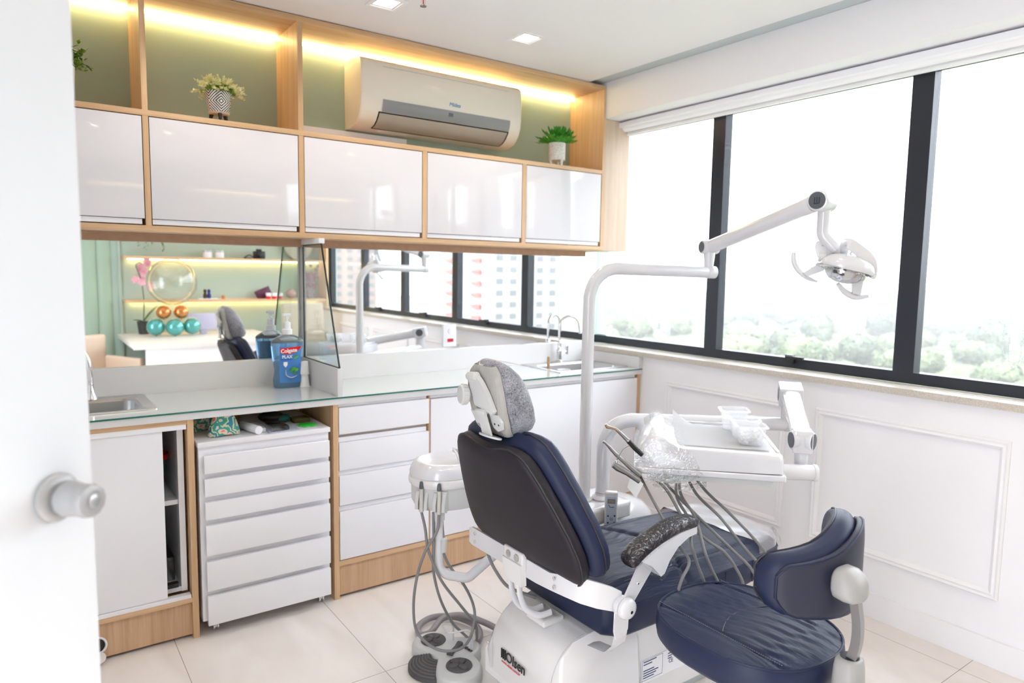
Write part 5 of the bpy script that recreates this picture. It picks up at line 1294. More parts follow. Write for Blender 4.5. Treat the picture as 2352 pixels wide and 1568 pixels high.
for s in (1, -1):
    dn_ = (esh * s + Vector((-.72, -.69, 0)) * (.30 if s * esh.dot(Vector((.82, -.57, 0))) < 0 else .55)).normalized()
    MB().cyl(E2 + dn_ * .020, E2 + dn_ * .0395, .033, n=36, bev=.003).build('knuckle_boss', enam, DU); MB().lathe([(0, 0), (.0275, 0), (.0275, .0012), (0, .0016)], E2 + dn_ * .0395, dn_, 36).build('cap_disc', capg, DU)
for s in (1, -1): MB().lathe([(0, 0), (.0285, 0), (.0285, .0012), (0, .0016)], E1 + es * s * .0455, es * s, 36).build('cap_disc', capg, DU)
MB().lathe([(0, 0), (.012, .0), (.021, .014), (.0235, .05), (.0225, .075), (0, .075)], (E2.x, E2.y, .760), n=28).build('swivel', enam, DU)
e1 = Vector((.70, -.714, 0)); e2 = Vector((.714, .70, 0)); CO = Vector((-1.275, -1.78, 0))
q = Matrix(((e1.x, e2.x, 0, CO.x), (e1.y, e2.y, 0, CO.y), (0, 0, 1, 0), (0, 0, 0, 1)))
def cw(u, w_, z): return q @ Vector((u, w_, z))
# pivot tube under the console
MB().cyl(cw(.30, .19, .762), (-.672, -2.062, .760), .0275, bev=.002).build('pivot_tube', enam, DU)
MB().cyl((-.683, -2.054, .7603), (-.672, -2.062, .760), .0292, bev=.002).build('tube_cap', enam, DU)
W = .43
prof = [(.004, .803), (.0, .818), (.004, .838), (.014, .862), (.030, .886), (.050, .902), (.072, .909), (.094, .906), (.112, .895), (.128, .884), (.150, .878), (.452, .872), (.464, .866), (.468, .852), (.470, .806)]
b = MB(q); R = []
for w_, s in ((0, .014), (.004, .006), (.014, .0), (W - .014, .0), (W - .004, .006), (W, .014)):
    cx0, cz0 = .235, .84
    R.append([(cx0 + (u - cx0) * (1 - s / .235), w_, cz0 + (z - cz0) * (1 - s * .6 / .04 * .5)) for u, z in prof])
b.loft(R); cons = b.build('console', enam, DU, 40)
MB(q).box(-.004, .476, -.006, W + .006, .786, .806, .006, 3).build('lower_tray', enam, DU)
MB(q).prism([(.03, .012, .786), (.44, .012, .786), (.436, .012, .764), (.20, .012, .768), (.12, .012, .752), (.05, .012, .760)], (0, W - .03, 0)).bevel_all(.004, 2).build('underside', cream_pl, DU)
MB(q).box(.440, .452, .02, .04, .778, .787, .002).build('underside_foot', cream_pl, DU)
# raised rim of the tray recess
MB(q).box(.155, .452, W - .030, W - .022, .876, .884, .002).build('tray_rim', enam, DU)
MB(q).box(.450, .458, .03, W - .03, .869, .877, .002).build('tray_rim', enam, DU)
film2 = film('film_crumpled', .44, .60, .42)
# film over the left half
b = MB(q); R = []
rf = random.Random(3)
pf = [(.10, .745), (.06, .742), (.02, .770), (-.006, .800), (-.008, .82), (-.003, .842), (.010, .868), (.028, .892), (.050, .908), (.072, .9145), (.096, .911), (.116, .898), (.134, .887), (.160, .882)]
for k in range(26):
    w_ = -.010 + (W + .02) * k / 25
    R.append([(u + rf.uniform(-.0015, .0015), w_, z + rf.uniform(-.0012, .0015)) for u, z in pf])
b.loft(R, closed=False); b.build('plastic_film', filmm, DU, 80)
b = MB(q)
poly = [(-.004, .80), (.0, .85), (.03, .895), (.07, .912), (.11, .90), (.16, .882), (.185, .86), (.205, .82), (.222, .79), (.19, .778), (.14, .765), (.10, .748), (.07, .738), (.04, .757)]
cen = (.09, .82); vs_ = []
fan = [[(cen[0] + (u - cen[0]) * k, -.009 - rf.uniform(0, .004) * (1 if k < 1 else 0), cen[1] + (z - cen[1]) * k) for u, z in poly] for k in (1, .75, .5, .25, .02)]
b.loft(fan, False, True); b.build('plastic_film', film2, DU, 80)
# crumpled tail of the film
b = MB(q)
def crum(u, v): return (.06 + .17 * u, -.012 + .03 * sin(v * 9 + u * 12) * .4, .775 - .045 * v * (1 - abs(u - .35)) + rf.uniform(-.006, .006))
b.grid(crum, 18, 8); b.build('plastic_film', film2, DU, 80)
# white card flap at the holder end
MB(q).prism([(-.010, -.004, .785), (.030, -.004, .750), (.008, -.006, .700), (-.022, -.006, .735)], (0, .0015, 0)).build('card_flap', M['white_matte'], DU, 0)
MB(q).tube(catmull([(.0, .0, .78), (-.012, .03, .765), (-.014, .07, .762), (-.01, .11, .765)], 5), .003, 8).build('holder_wire', cream_pl, DU)
# hand pieces in the holder on the left side
hp_m = mat('handpiece_steel', (.27, .27, .275), .3, metal=.85); gold = mat('bronze_tip', (.40, .30, .22), .3, metal=.8)
def piece(P, radii, mats, name, lb_, brk):
    t = thing(name, P[-1], lb_, 'dental instrument', 'instruments in the console holder')
    P = [Vector(p) for p in P]
    for k, (a, c_) in enumerate(brk):
        MB().tube(P[a:c_ + 1], radii[a:c_ + 1], 16).build(('tip', 'shaft', 'coupling', 'collar')[k], mats[k], t)
    return t
piece([(-1.372, -1.737, .951), (-1.368, -1.740, .943), (-1.345, -1.755, .936), (-1.338, -1.760, .930), (-1.312, -1.778, .900), (-1.309, -1.780, .897), (-1.290, -1.794, .872), (-1.270, -1.806, .850)],
      [.0042, .0062, .0042, .0055, .0068, .0085, .0085, .007], [gold, hp_m, M['blackp']], 'contra_angle', 'contra angle handpiece with a black motor, topmost of the three instruments', [(0, 3), (3, 5), (5, 7)])
piece([(-1.381, -1.737, .895), (-1.374, -1.742, .890), (-1.360, -1.752, .872), (-1.345, -1.763, .852), (-1.318, -1.785, .822), (-1.300, -1.798, .803), (-1.282, -1.812, .785)],
      [.0045, .0035, .0058, .0062, .0072, .0085, .008], [hp_m, hp_m, hp_m], 'turbine', 'silver turbine handpiece with a round head, middle of the three instruments', [(0, 1), (1, 4), (4, 6)])
t = thing('air_water_syringe', (-1.29, -1.82, .77), 'silver air water syringe with a bent needle, lowest of the three instruments', 'dental instrument', 'instruments in the console holder')
MB().tube([(-1.357, -1.764, .822), (-1.345, -1.773, .812), (-1.322, -1.793, .795), (-1.29, -1.818, .768)], [.0105, .0125, .009, .0085], 16).build('syringe_body', hp_m, t)
MB().tube(fillet([(-1.349, -1.768, .822), (-1.347, -1.770, .838), (-1.330, -1.777, .872), (-1.309, -1.785, .884)], .012, 5), .0016, 8).build('needle', M['chrome'], t)
MB().cyl((-1.349, -1.768, .820), (-1.348, -1.769, .834), .0055, .0035, 16).build('needle_nut', M['chrome'], t)
# hoses of the console
def hoset(P, lb_, r=.0048, m=hosel):
    return MB().tube(catmull(P, 10), r, 10).build('hose', m, DU)
H = [
 [cw(.01, .04, .785), cw(.03, .03, .745), (-1.290, -1.90, .70), (-1.29, -1.98, .62), (-1.305, -2.045, .585), (-1.352, -2.06, .545), (-1.374, -2.062, .50), (-1.365, -2.03, .40), (-1.30, -1.99, .30), (-1.2, -1.93, .22), (-1.1, -1.88, .16)],
 [cw(.02, .08, .775), cw(.10, .02, .735), (-1.20, -1.93, .66), (-1.175, -2.0, .61), (-1.153, -2.052, .583), (-1.10, -2.062, .52), (-1.052, -2.06, .44), (-1.04, -2.02, .34), (-1.06, -1.95, .24), (-1.08, -1.9, .16)],
 [cw(.14, .06, .765), cw(.142, .03, .70), (-1.215, -1.975, .66), (-1.30, -2.045, .645), (-1.285, -2.058, .58), (-1.246, -2.062, .49), (-1.235, -2.03, .40), (-1.2, -1.98, .30), (-1.15, -1.92, .20)],
 [cw(.15, .08, .765), cw(.155, .04, .71), (-1.19, -1.97, .67), (-1.235, -2.045, .60), (-1.21, -2.055, .54), (-1.18, -2.06, .475), (-1.175, -2.02, .38), (-1.15, -1.97, .28), (-1.12, -1.92, .18)],
 [cw(.07, .12, .765), cw(.13, .05, .715), (-1.15, -1.97, .65), (-1.09, -2.035, .57), (-1.02, -2.06, .50), (-.965, -2.06, .425), (-.92, -2.06, .385), (-.90, -2.0, .28), (-.95, -1.93, .18)],
 [cw(.17, .10, .765), cw(.21, .06, .705), (-1.08, -1.98, .655), (-1.03, -2.03, .57), (-.955, -2.06, .485), (-.90, -2.07, .435), (-.85, -2.06, .40), (-.84, -2.0, .28), (-.9, -1.93, .18)],
 [cw(.19, .14, .765), cw(.24, .10, .71), (-1.02, -1.96, .66), (-.98, -2.02, .595), (-.92, -2.05, .52), (-.86, -2.06, .455), (-.80, -2.05, .40), (-.80, -1.98, .28), (-.87, -1.92, .18)]]
for P in H: hoset(P, '')

# things lying on the console
b = MB(q)
def sheet(u, v):
    lift = .024 * max(0, (v - .78) / .22) ** 2 * max(0, (.25 - u) / .25) ** 1.3 * 2.2
    return (.135 + .30 * u, .030 + .345 * v, .8815 + lift + .0008 * sin(9 * u + 5 * v) - .004 * u)
b.grid(sheet, 24, 24); bmesh.ops.solidify(b.bm, geom=b.bm.faces[:], thickness=.0006)
tag(b.build('paper_napkin', mat('paper_white', (.72, .72, .73), .7)), 'white paper napkin with a curled corner spread on the instrument console', 'napkin')
tubm = frost('frosted_tub', .30, (.80, .81, .83)); cot = mat('cotton', (.70, .69, .66), .95, bump=.4, bscale=90)
def tub(u, w_, z0, lb_, h=.066, s=.047):
    p = cw(u, w_, 0)
    q3 = Matrix(((e1.x, e2.x, 0, p.x), (e1.y, e2.y, 0, p.y), (0, 0, 1, z0), (0, 0, 0, 1)))
    t = thing('plastic_tub', (p.x, p.y, z0), lb_, 'plastic tub', 'frosted plastic tubs')
    def rr(a, z, r=.014):
        P = []
        for cx_, cy_, st in ((a - r, a - r, 0), (-a + r, a - r, 90), (-a + r, -a + r, 180), (a - r, -a + r, 270)):
            for k in range(5): g = rad(st + 22.5 * k); P.append((cx_ + r * cos(g), cy_ + r * sin(g), z))
        return P
    b = MB(q3); b.loft([rr(s - .013, .0004), rr(s - .010, .003), rr(s - .001, h - .012), rr(s - .001, h), rr(s - .003, h), rr(s - .004, h - .012), rr(s - .013, .004)], True, True); b.build('tub_body', tubm, t, 40)
    b = MB(q3); b.loft([rr(s - .001, h - .006, .015), rr(s + .007, h - .005, .018), rr(s + .007, h - .002, .018), rr(s - .001, h + .001, .015)], False, False); b.build('rim', tubm, t, 40)
    return q3
q3 = tub(.376, .105, .8800, 'clear tub filled with cotton rolls, the front one of the three on the console')
tub(.372, .215, .8800, 'clear empty tub, the middle one of the three on the console')
tub(.352, .325, .8800, 'clear tub with a film lid, the rear one of the three on the console', .075)
rc = random.Random(11)
for k in range(24):
    lay = k // 6; x = rc.uniform(-.022, .022); y = rc.uniform(-.022, .022); z = .0095 + lay * .0115; a = rc.uniform(0, pi); tl = rc.uniform(-.15, .15)
    d = Vector((cos(a), sin(a), tl)) * .012
    b = MB(q3); b.cyl(Vector((x, y, z)) - d, Vector((x, y, z)) + d, .0048, n=12, bev=.001)
    tag(b.build('cotton_roll', cot), 'short white cotton roll in the front tub on the console', 'cotton roll', 'cotton rolls in the front tub')

# --- cuspidor
CU = thing('cuspidor', (-1.60, -1.17, .56), 'white oval spittoon unit beside the chair back with a bent support tube', 'spittoon')
def cring(s, z, dx=0):
    return [(-1.595 + .178 * s * se(cos(2 * pi * j / 44), .85) + dx, -1.165 + .125 * s * se(sin(2 * pi * j / 44), .85), z) for j in range(44)]
MB().loft([cring(.80, .575), cring(.90, .580), cring(.955, .60), cring(.965, .662)]).build('body', cream_pl, CU, 40)
MB().loft([cring(1.0, .663), cring(1.02, .672), cring(1.02, .688), cring(.99, .694)], True, True).build('rim_band', shell, CU, 40)
MB().loft([cring(1.0, .695), cring(1.0, .708), cring(.95, .728), cring(.87, .742), cring(.80, .745), cring(.77, .741), cring(.74, .73), cring(.55, .712), cring(.2, .706)], True, True).build('bowl', enam, CU, 60)
b = MB(); b.tube(catmull([(-1.60, -1.20, .73), (-1.605, -1.19, .76), (-1.60, -1.155, .768), (-1.585, -1.13, .755)], 6), .004, 10); b.build('water_spout', enam, CU)
b = MB(); b.grid(lambda u, v: (-1.565 + .04 * u + .02 * cos(pi * v), -1.23 + .11 * v, .733 + .035 * (1 - u) ** 2 * (1 if True else 0)), 8, 12); bmesh.ops.solidify(b.bm, geom=b.bm.faces[:], thickness=.003); b.build('splash_guard', enam, CU)
MB().tube(fillet([(-1.712, -1.245, .575), (-1.712, -1.245, .345), (-1.62, -1.30, .325), (-1.43, -1.33, .455)], [.05, .03], 8), .0175, 20).build('support_tube', enam, CU)
MB().cyl((-1.712, -1.245, .545), (-1.712, -1.245, .58), .021, bev=.002).build('tube_collar', enam, CU)
# suction holders
def holder(x, y, lb_, tip):
    t = thing('suction_holder', (x, y, .58), lb_, 'suction holder', 'suction holders on the spittoon')
    d = Vector((-.78, -.62, 0)).normalized(); s = Vector((-d.y, d.x, 0)); c = Vector((x, y, 0))
    qq = Matrix(((s.x, d.x, 0, x), (s.y, d.y, 0, y), (0, 0, 1, 0), (0, 0, 0, 1)))
    for k in (-1, 1):
        MB(qq).prism([(k * .017 - .006, .0, .655), (k * .017 - .006, .012, .65), (k * .017 - .006, .026, .61), (k * .017 - .006, .026, .588), (k * .017 - .006, .0, .578)], (.012, 0, 0)).bevel_all(.003, 2).build('fork', cream_pl, t)
    MB(qq).box(-.023, .023, -.014, .006, .582, .656, .005, 3).build('back_plate', cream_pl, t)
    p = c + d * .020
    MB().cyl(p + Vector((0, 0, .58)), p + Vector((0, 0, .665)), .0085, .0065, 20).build('cannula', mat('cannula', (.52, .50, .46), .4), t)
    MB().lathe([(0, 0), (.0075, 0), (.0085, .004), (.0065, .022), (.0045, .026), (0, .026)], p + Vector((0, 0, .664)), n=20).build('tip', capg, t)
    return p
p1 = holder(-1.752, -1.205, 'ivory suction holder at the left end of the spittoon with a dark tipped tube', 0)
p2 = holder(-1.712, -1.262, 'ivory suction holder nearer the support tube with a dark tipped tube', 0)
def hs(P, lb_):
    tag(MB().tube(catmull(P, 8), .0052, 10).build('suction_hose', hose), lb_, 'hose', 'suction hoses hanging from the spittoon')
hs([(p1.x, p1.y, .578), (p1.x + .005, p1.y - .02, .52), (-1.755, -1.25, .44), (-1.715, -1.27, .33), (-1.64, -1.28, .22), (-1.575, -1.28, .13), (-1.56, -1.27, .075), (-1.545, -1.25, .035)], 'grey hose dropping from the left holder, crossing over to the foot control')
hs([(p2.x, p2.y, .578), (p2.x - .008, p2.y, .52), (-1.775, -1.255, .44), (-1.795, -1.23, .33), (-1.80, -1.22, .22), (-1.785, -1.225, .13), (-1.745, -1.285, .088), (-1.69, -1.325, .082), (-1.635, -1.325, .095), (-1.59, -1.30, .15), (-1.585, -1.28, .21), (-1.62, -1.27, .29), (-1.675, -1.262, .37), (-1.70, -1.258, .425)], 'grey hose looping low in front of the foot control up to the ivory connector')
hs([(-1.735, -1.245, .578), (-1.735, -1.25, .48), (-1.735, -1.25, .36), (-1.70, -1.24, .24), (-1.64, -1.22, .13), (-1.60, -1.22, .08), (-1.555, -1.23, .03)], 'darker grey hose hanging straight beside the support tube')
t = thing('hose_connector', (-1.70, -1.258, .43), 'ivory inline hose connector hanging beside the support tube', 'connector')
MB().lathe([(0, 0), (.010, 0), (.0135, .008), (.0135, .03), (.0145, .032), (.0145, .05), (.010, .055), (0, .055)], (-1.70, -1.258, .428), n=20).build('connector_body', cream_pl, t)
tag(MB().tube(catmull([(-1.70, -1.258, .484), (-1.703, -1.255, .53), (-1.70, -1.25, .578)], 6), .005, 10).build('suction_hose', hose), 'short grey hose between the spittoon and the ivory connector', 'hose', 'suction hoses hanging from the spittoon')

# --- foot control
FC = thing('foot_control', (-1.70, -1.27, 0), 'white two lobed foot control with grey rubber buttons and a wire carrying hoop', 'foot control')
dkr = mat('grey_rubber', (.075, .072, .075), .6)
A_ = Vector((-1.693, -1.175, 0)); B_ = Vector((-1.700, -1.375, 0)); 
def blob(h, s, extra=0):
    pts = []
    # hull of two discs with a waist: left disc A (r .085), right disc B (r .085), back hump
    for j in range(72):
        a = 2 * pi * j / 72; d = Vector((cos(a), sin(a), 0)); c = Vector((-1.675, -1.27, 0)); best = 0
        for o, r in ((A_, .082), (B_, .085), (Vector((-1.625, -1.265, 0)), .075)):
            v = o - c; bq = v.dot(d); cq = v.length_squared - r * r; disc = bq * bq - cq
            if disc > 0: best = max(best, bq + math.sqrt(disc))
        pts.append(c + d * max(best, .07) * s + Vector((0, 0, h)))
    for _ in range(2): pts = [(pts[i - 1] + pts[i] * 2 + pts[(i + 1) % 72]) / 4 for i in range(72)]
    return pts
MB().loft([blob(.002, .97), blob(.008, 1), blob(.034, 1), blob(.044, .98), blob(.050, .92), blob(.052, .85)], True, True).build('housing', cream_pl, FC, 40)
for o in (A_, B_):
    MB().lathe([(0, 0), (.045, 0), (.047, .002), (.046, .005), (0, .005)], o + Vector((.0, 0, .0515)), n=40).build('button_plate', dkr, FC)
    b = MB(); c = o + Vector((0, 0, .0568))
    for a in (30, 100, 170, 280):
        q_ = rad(a); b.sph(c + Vector((.022 * cos(q_), .022 * sin(q_), 0)), (.020, .013, .008), 14, 8, rot=Matrix.Rotation(q_, 3, 'Z'))
    b.build('cross_button', dkr, FC)
b = MB(); b.tube([(-1.695, -1.30, .056), (-1.672, -1.285, .057), (-1.645, -1.268, .057), (-1.622, -1.252, .056)], [.013, .009, .009, .013], 14, sx=.55, up=(0, 0, 1)); b.build('rocker_button', dkr, FC)
text_mesh('Olsen', .024, M['blackp'], (-1.617, -1.295, .0535), (.15, -1, 0), (1, .15, 0), FC, 'lettering', bold=True)
b = MB(); pcx, pcy = -1.722, -1.268
def ped(u, v, dz=0):
    a = rad(118 + 124 * v); r = .030 + .082 * u
    return (pcx + r * cos(a) * 1.0, pcy + r * sin(a) * .95, (.047 - .030 * u ** 1.4) + dz)
top_ = [[ped(i / 6, j / 16) for j in range(17)] for i in range(7)]
ring0 = [ped(0, j / 16) for j in range(17)] + [ped(i / 6, 1) for i in range(1, 7)] + [ped(1, j / 16) for j in range(15, -1, -1)] + [ped(i / 6, 0) for i in range(5, 0, -1)]
b.loft([[(x, y, .004) for x, y, z in ring0], ring0], True, False); b.loft(top_, closed=False)
pd = b.build('pedal', dkr, FC, 50)
for k in range(7): MB().tube([ped(.10 + .135 * k, j / 14, .001) for j in range(1, 14)], .0024, 6).build('pedal_rib', mat('rib_grey', (.12, .118, .12), .5) if k == 0 else bpy.data.materials['rib_grey'], pd)
MB().tube(fillet([(-1.63, -1.215, .045), (-1.63, -1.215, .115), (-1.675, -1.19, .118), (-1.665, -1.25, .105), (-1.605, -1.275, .112), (-1.60, -1.30, .108), (-1.60, -1.30, .045)], .012, 5), .0032, 10).build('wire_hoop', enam, FC)
tag(MB().tube(catmull([(-1.565, -1.255, .022), (-1.50, -1.20, .02), (-1.47, -1.12, .02), (-1.50, -1.02, .02), (-1.58, -.97, .022), (-1.66, -1.00, .024), (-1.69, -1.06, .024), (-1.66, -1.09, .035), (-1.58, -1.05, .052), (-1.50, -1.07, .05), (-1.44, -1.15, .035), (-1.42, -1.24, .03), (-1.45, -1.30, .05)], 8), .0125, 14).build('supply_hose', mat('thick_hose', (.24, .22, .23), .35)), 'thick grey supply hose coiled on the floor behind the foot control', 'hose')

# ================================================================== saddle stool
ST = thing('dentist_stool', (-1.357, -2.29, 0), 'navy leather stool with a gathered seat and backrest in the right foreground', 'stool')
SC = Vector((-1.357, -2.29, 0))
def sring(s, z, n=64): return [(SC.x + .205 * s * se(cos(2 * pi * j / n), .80), SC.y + .230 * s * se(sin(2 * pi * j / n), .80), z) for j in range(n)]
MB().loft([sring(.86, .436), sring(.95, .440), sring(1.0, .454), sring(1.018, .478), sring(1.01, .502), sring(.985, .517)], True, False).build('seat_side', lea, ST, 60)
MB().tube([Vector(p) + Vector((0, 0, .0)) for p in sring(.988, .518)], .0036, 8, closed=True).build('piping', lea, ST)
b = MB()
NS = 60
def stp(r, j):
    a = 2 * pi * j / 120; x = SC.x + .205 * .985 * r * se(cos(a), .80 + .2 * (1 - r)); y = SC.y + .230 * .985 * r * se(sin(a), .80 + .2 * (1 - r))
    z = .517 + .016 * (1 - r ** 3); dx = x - SC.x; dy = y - SC.y
    for s in (-.122, .122): z -= .006 * math.exp(-((dx - s) / .0045) ** 2)
    if abs(dx) < .124:
        arc = dy - (.012 + .045 * (1 - (dx / .124) ** 2)) + .02
        z -= .0012 * math.exp(-(arc / .006) ** 2)
        z += .0022 * (sin(dx * 150 + 5 * sin(dy * 17 + 1) + 2 * sin(dy * 41)) + .6 * sin(dx * 290 + dy * 70 + 3 * sin(dy * 23))) * (.35 + .65 * math.exp(-((dy + .13) / .06) ** 2)) * (r < .93)
    return (x, y, z)
R = [[stp(i / NS, j) for j in range(120)] for i in range(NS, 0, -1)]
b.loft(R, False, True); b.build('seat_pad', leather_mat('stool_leather', NAVY, .35, 'Y'), ST, 70)
for s in (-.128, .128):
    b = MB(); y0 = -.19
    while y0 < .19:
        if abs(y0) < .195: b.box(SC.x + s - .0005, SC.x + s + .0005, SC.y + y0, SC.y + y0 + .0035, .5285, .5300)
        y0 += .0062
    b.build('stitching', mat('stitch_grey', (.16, .16, .20), .7), ST, 0)
MB().tube([(SC.x + dx_, SC.y - .008 + .045 * (1 - (dx_ / .124) ** 2) + .012 - .02, .5315) for dx_ in [-.12 + .012 * i for i in range(21)]], .0016, 6).build('arc_seam', M['blackp'], ST)
MB().tube([(SC.x + .045, SC.y - .232, z) for z in (.445, .47, .50, .513)], .002, 6).build('side_seam', lea, ST)
# backrest
BC = Vector((-1.308, -2.535, -.027)); BK = Vector((-1.358, -2.535, 0))
def bk(u, z, off):
    # u in -1..1 across, curved towards the sitter
    return Vector((BC.x + .178 * u - off * .35 * u, BC.y + .085 * u * u - off * (1 - .12 * u * u) * -1, z + BC.z))
def zt(u):
    k = [(-1.1, .772), (-1, .780), (-.85, .789), (-.6, .799), (-.35, .810), (-.1, .827), (.15, .845), (.4, .856), (.65, .858), (.85, .850), (1.1, .83)]
    for (a, c), (d, e) in zip(k, k[1:]):
        if a <= u <= d: f = (u - a) / (d - a); return c + (e - c) * f
    return .8
def zb_(u): return .655 + .012 * u * u + .02 * max(0, abs(u) - .8) / .2
def bring(u, g, o0, o1, n=28, e=.5):
    P = []; a0, a1 = zb_(u) - g, zt(u) + g; m_ = (a0 + a1) / 2; h = (a1 - a0) / 2
    for j in range(n):
        a = 2 * pi * j / n; P.append(bk(u, m_ + h * se(cos(a), .6), (o0 + o1) / 2 + (o1 - o0) / 2 * se(sin(a), e)))
    return P
us = [-1, -.985, -.95, -.88, -.78, -.65, -.5, -.33, -.16, 0, .16, .33, .5, .65, .78, .88, .95, .985, 1]
def bbody(g, o0, o1, sc_=1.0, e=.5):
    R = []
    for u in us:
        k = sin(min(1, (1 - abs(u)) / .13) * pi / 2); th = .35 + .65 * k; m_ = (o0 + o1) / 2; hh = (o1 - o0) / 2 * th
        r = bring(u * sc_, g * k - .020 * (1 - k), m_ - hh, m_ + hh, e=e); R.append(r)
    return R
MB().loft(bbody(.012, .012, .095, 1.05, .75)).build('back_cushion', lea, ST, 70)
MB().loft(bbody(0, -.004, .022, .98, .4)).build('back_panel', leather_mat('stool_back', (.026, .028, .045), rough=.45), ST, 60)
def ploop(g, off, sc_):
    up_ = [bk(u * sc_, zt(u * sc_) + g - .020 * (1 - sin(min(1, (1 - abs(u)) / .13) * pi / 2)), off) for u in us]
    dn = [bk(u * sc_, zb_(u * sc_) - g + .020 * (1 - sin(min(1, (1 - abs(u)) / .13) * pi / 2)), off) for u in reversed(us)]
    return up_ + dn
MB().tube(ploop(-.001, .002, .985), .0026, 8, closed=True).build('piping', lea, ST)
MB().tube(ploop(.010, .070, 1.04), .0026, 8, closed=True).build('piping', M['blackp'], ST)
# bracket and post
grm = mat('warm_grey_plastic', (.30, .295, .285), .42)
b = MB()
R = []
for k, (d, w_, h, zc) in enumerate(((.0, .034, .040, .752), (.008, .044, .047, .752), (.030, .046, .048, .750), (.048, .040, .042, .746), (.060, .026, .028, .742), (.064, .010, .010, .740))):
    R.append([(BK.x + .0 + w_ * se(cos(2 * pi * j / 32), .75), BC.y + .003 - d, zc - .024 + h * .80 * se(sin(2 * pi * j / 32), .75)) for j in range(32)])
b.loft(R); b.build('backrest_bracket', grm, ST, 60)
MB().box(BK.x - .022, BK.x - .002, BC.y - .0575, BC.y - .052, .700, .713, .003).build('bracket_button', grm, ST)
P = catmull([(BK.x + .0, BC.y - .036, .735), (BK.x + .002, BC.y - .040, .69), (BK.x + .004, BC.y - .048, .64), (BK.x + .003, BC.y - .048, .59), (BK.x, BC.y - .038, .54), (BK.x, BC.y - .03, .50)], 6)
MB().tube(P, .0185, 4, sx=1.0, sy=.75, up=(.7, .7, 0)).bevel_all(.004, 3, 30).build('back_bar', mat('bar_metal', (.30, .29, .285), .35, metal=.6), ST)
b = MB(); R = []
for z, w_, h in ((.555, .024, .020), (.550, .031, .027), (.530, .034, .030), (.44, .038, .034), (.40, .040, .036)):
    R.append([(BK.x + w_ * se(cos(2 * pi * j / 28), .7), BC.y - .036 + h * se(sin(2 * pi * j / 28), .7), z) for j in range(28)])
b.loft(R); b.build('bar_sleeve', grm, ST, 50)
MB().cyl((BK.x, BC.y - .036, .5552), (BK.x, BC.y - .036, .5562), .0215, n=24).build('sleeve_slot', M['blackp'], ST)
MB().tube([(BK.x, BC.y - .036, .42), (BK.x, BC.y - .02, .40), (BK.x - .01, -2.38, .40), (SC.x, SC.y, .405)], .012, 12).build('under_arm', M['alu'], ST)
MB().box(SC.x - .10, SC.x + .10, SC.y - .10, SC.y + .10, .415, .438, .006).build('seat_plate', M['blackp'], ST)
MB().cyl((SC.x, SC.y, .26), (SC.x, SC.y, .42), .016).build('gas_lift', M['chrome'], ST); MB().cyl((SC.x, SC.y, .07), (SC.x, SC.y, .27), .025).build('gas_lift', M['alu'], ST)
b = MB(); cs = []
for k in range(5):
    a = 2 * pi * k / 5 + .35; d = Vector((cos(a), sin(a), 0)); b.tube([SC + Vector((0, 0, .095)), SC + d * .12 + Vector((0, 0, .092)), SC + d * .25 + Vector((0, 0, .068))], [.024, .019, .013], 12)
    cs.append((SC + d * .245, a))
b.build('star_base', M['alu'], ST)
for p, a in cs:
    qc = Matrix.Translation(p) @ Matrix.Rotation(a + .4, 4, 'Z'); b = MB(qc)
    b.cyl((-.012, 0, .0255), (-.003, 0, .0255), .025, n=20, bev=.003).cyl((.003, 0, .0255), (.012, 0, .0255), .025, n=20, bev=.003).cyl((0, 0, .03), (0, 0, .066), .006); b.build('castor', M['blackp'], ST)
# ================================================================== outside the windows
GZ = -26.0
hz_m, t_, N_, L_n = newmat('distant_haze')
ho = N_.new('ShaderNodeOutputMaterial'); hv = N_.new('ShaderNodeVolumeScatter'); hv.inputs['Color'].default_value = (.99, .98, .97, 1); hv.inputs['Density'].default_value = .0012; hv.inputs['Anisotropy'].default_value = .2
L_n.new(hv.outputs[0], ho.inputs['Volume'])
hb = MB().box(40, 880, -560, 560, GZ + .02, GZ + 95).build('haze_outside', hz_m, None, 0); hb['kind'] = 'structure'
gm = mat('hazy_ground', (.12, .13, .08), .9, var=.3, vscale=.03)
struct('ground_outside', MB().box(8, 900, -700, 700, GZ - 1, GZ), gm, None, 0)
rt_ = random.Random(5)
crm = [leafmat('tree_leaves_a', (.035, .055, .02, 1), (.09, .115, .05, 1), .7), leafmat('tree_leaves_b', (.07, .08, .035, 1), (.14, .13, .075, 1), .7), leafmat('tree_leaves_c', (.03, .045, .028, 1), (.07, .09, .05, 1), .7)]
trk = mat('tree_bark', (.16, .12, .09), .9)
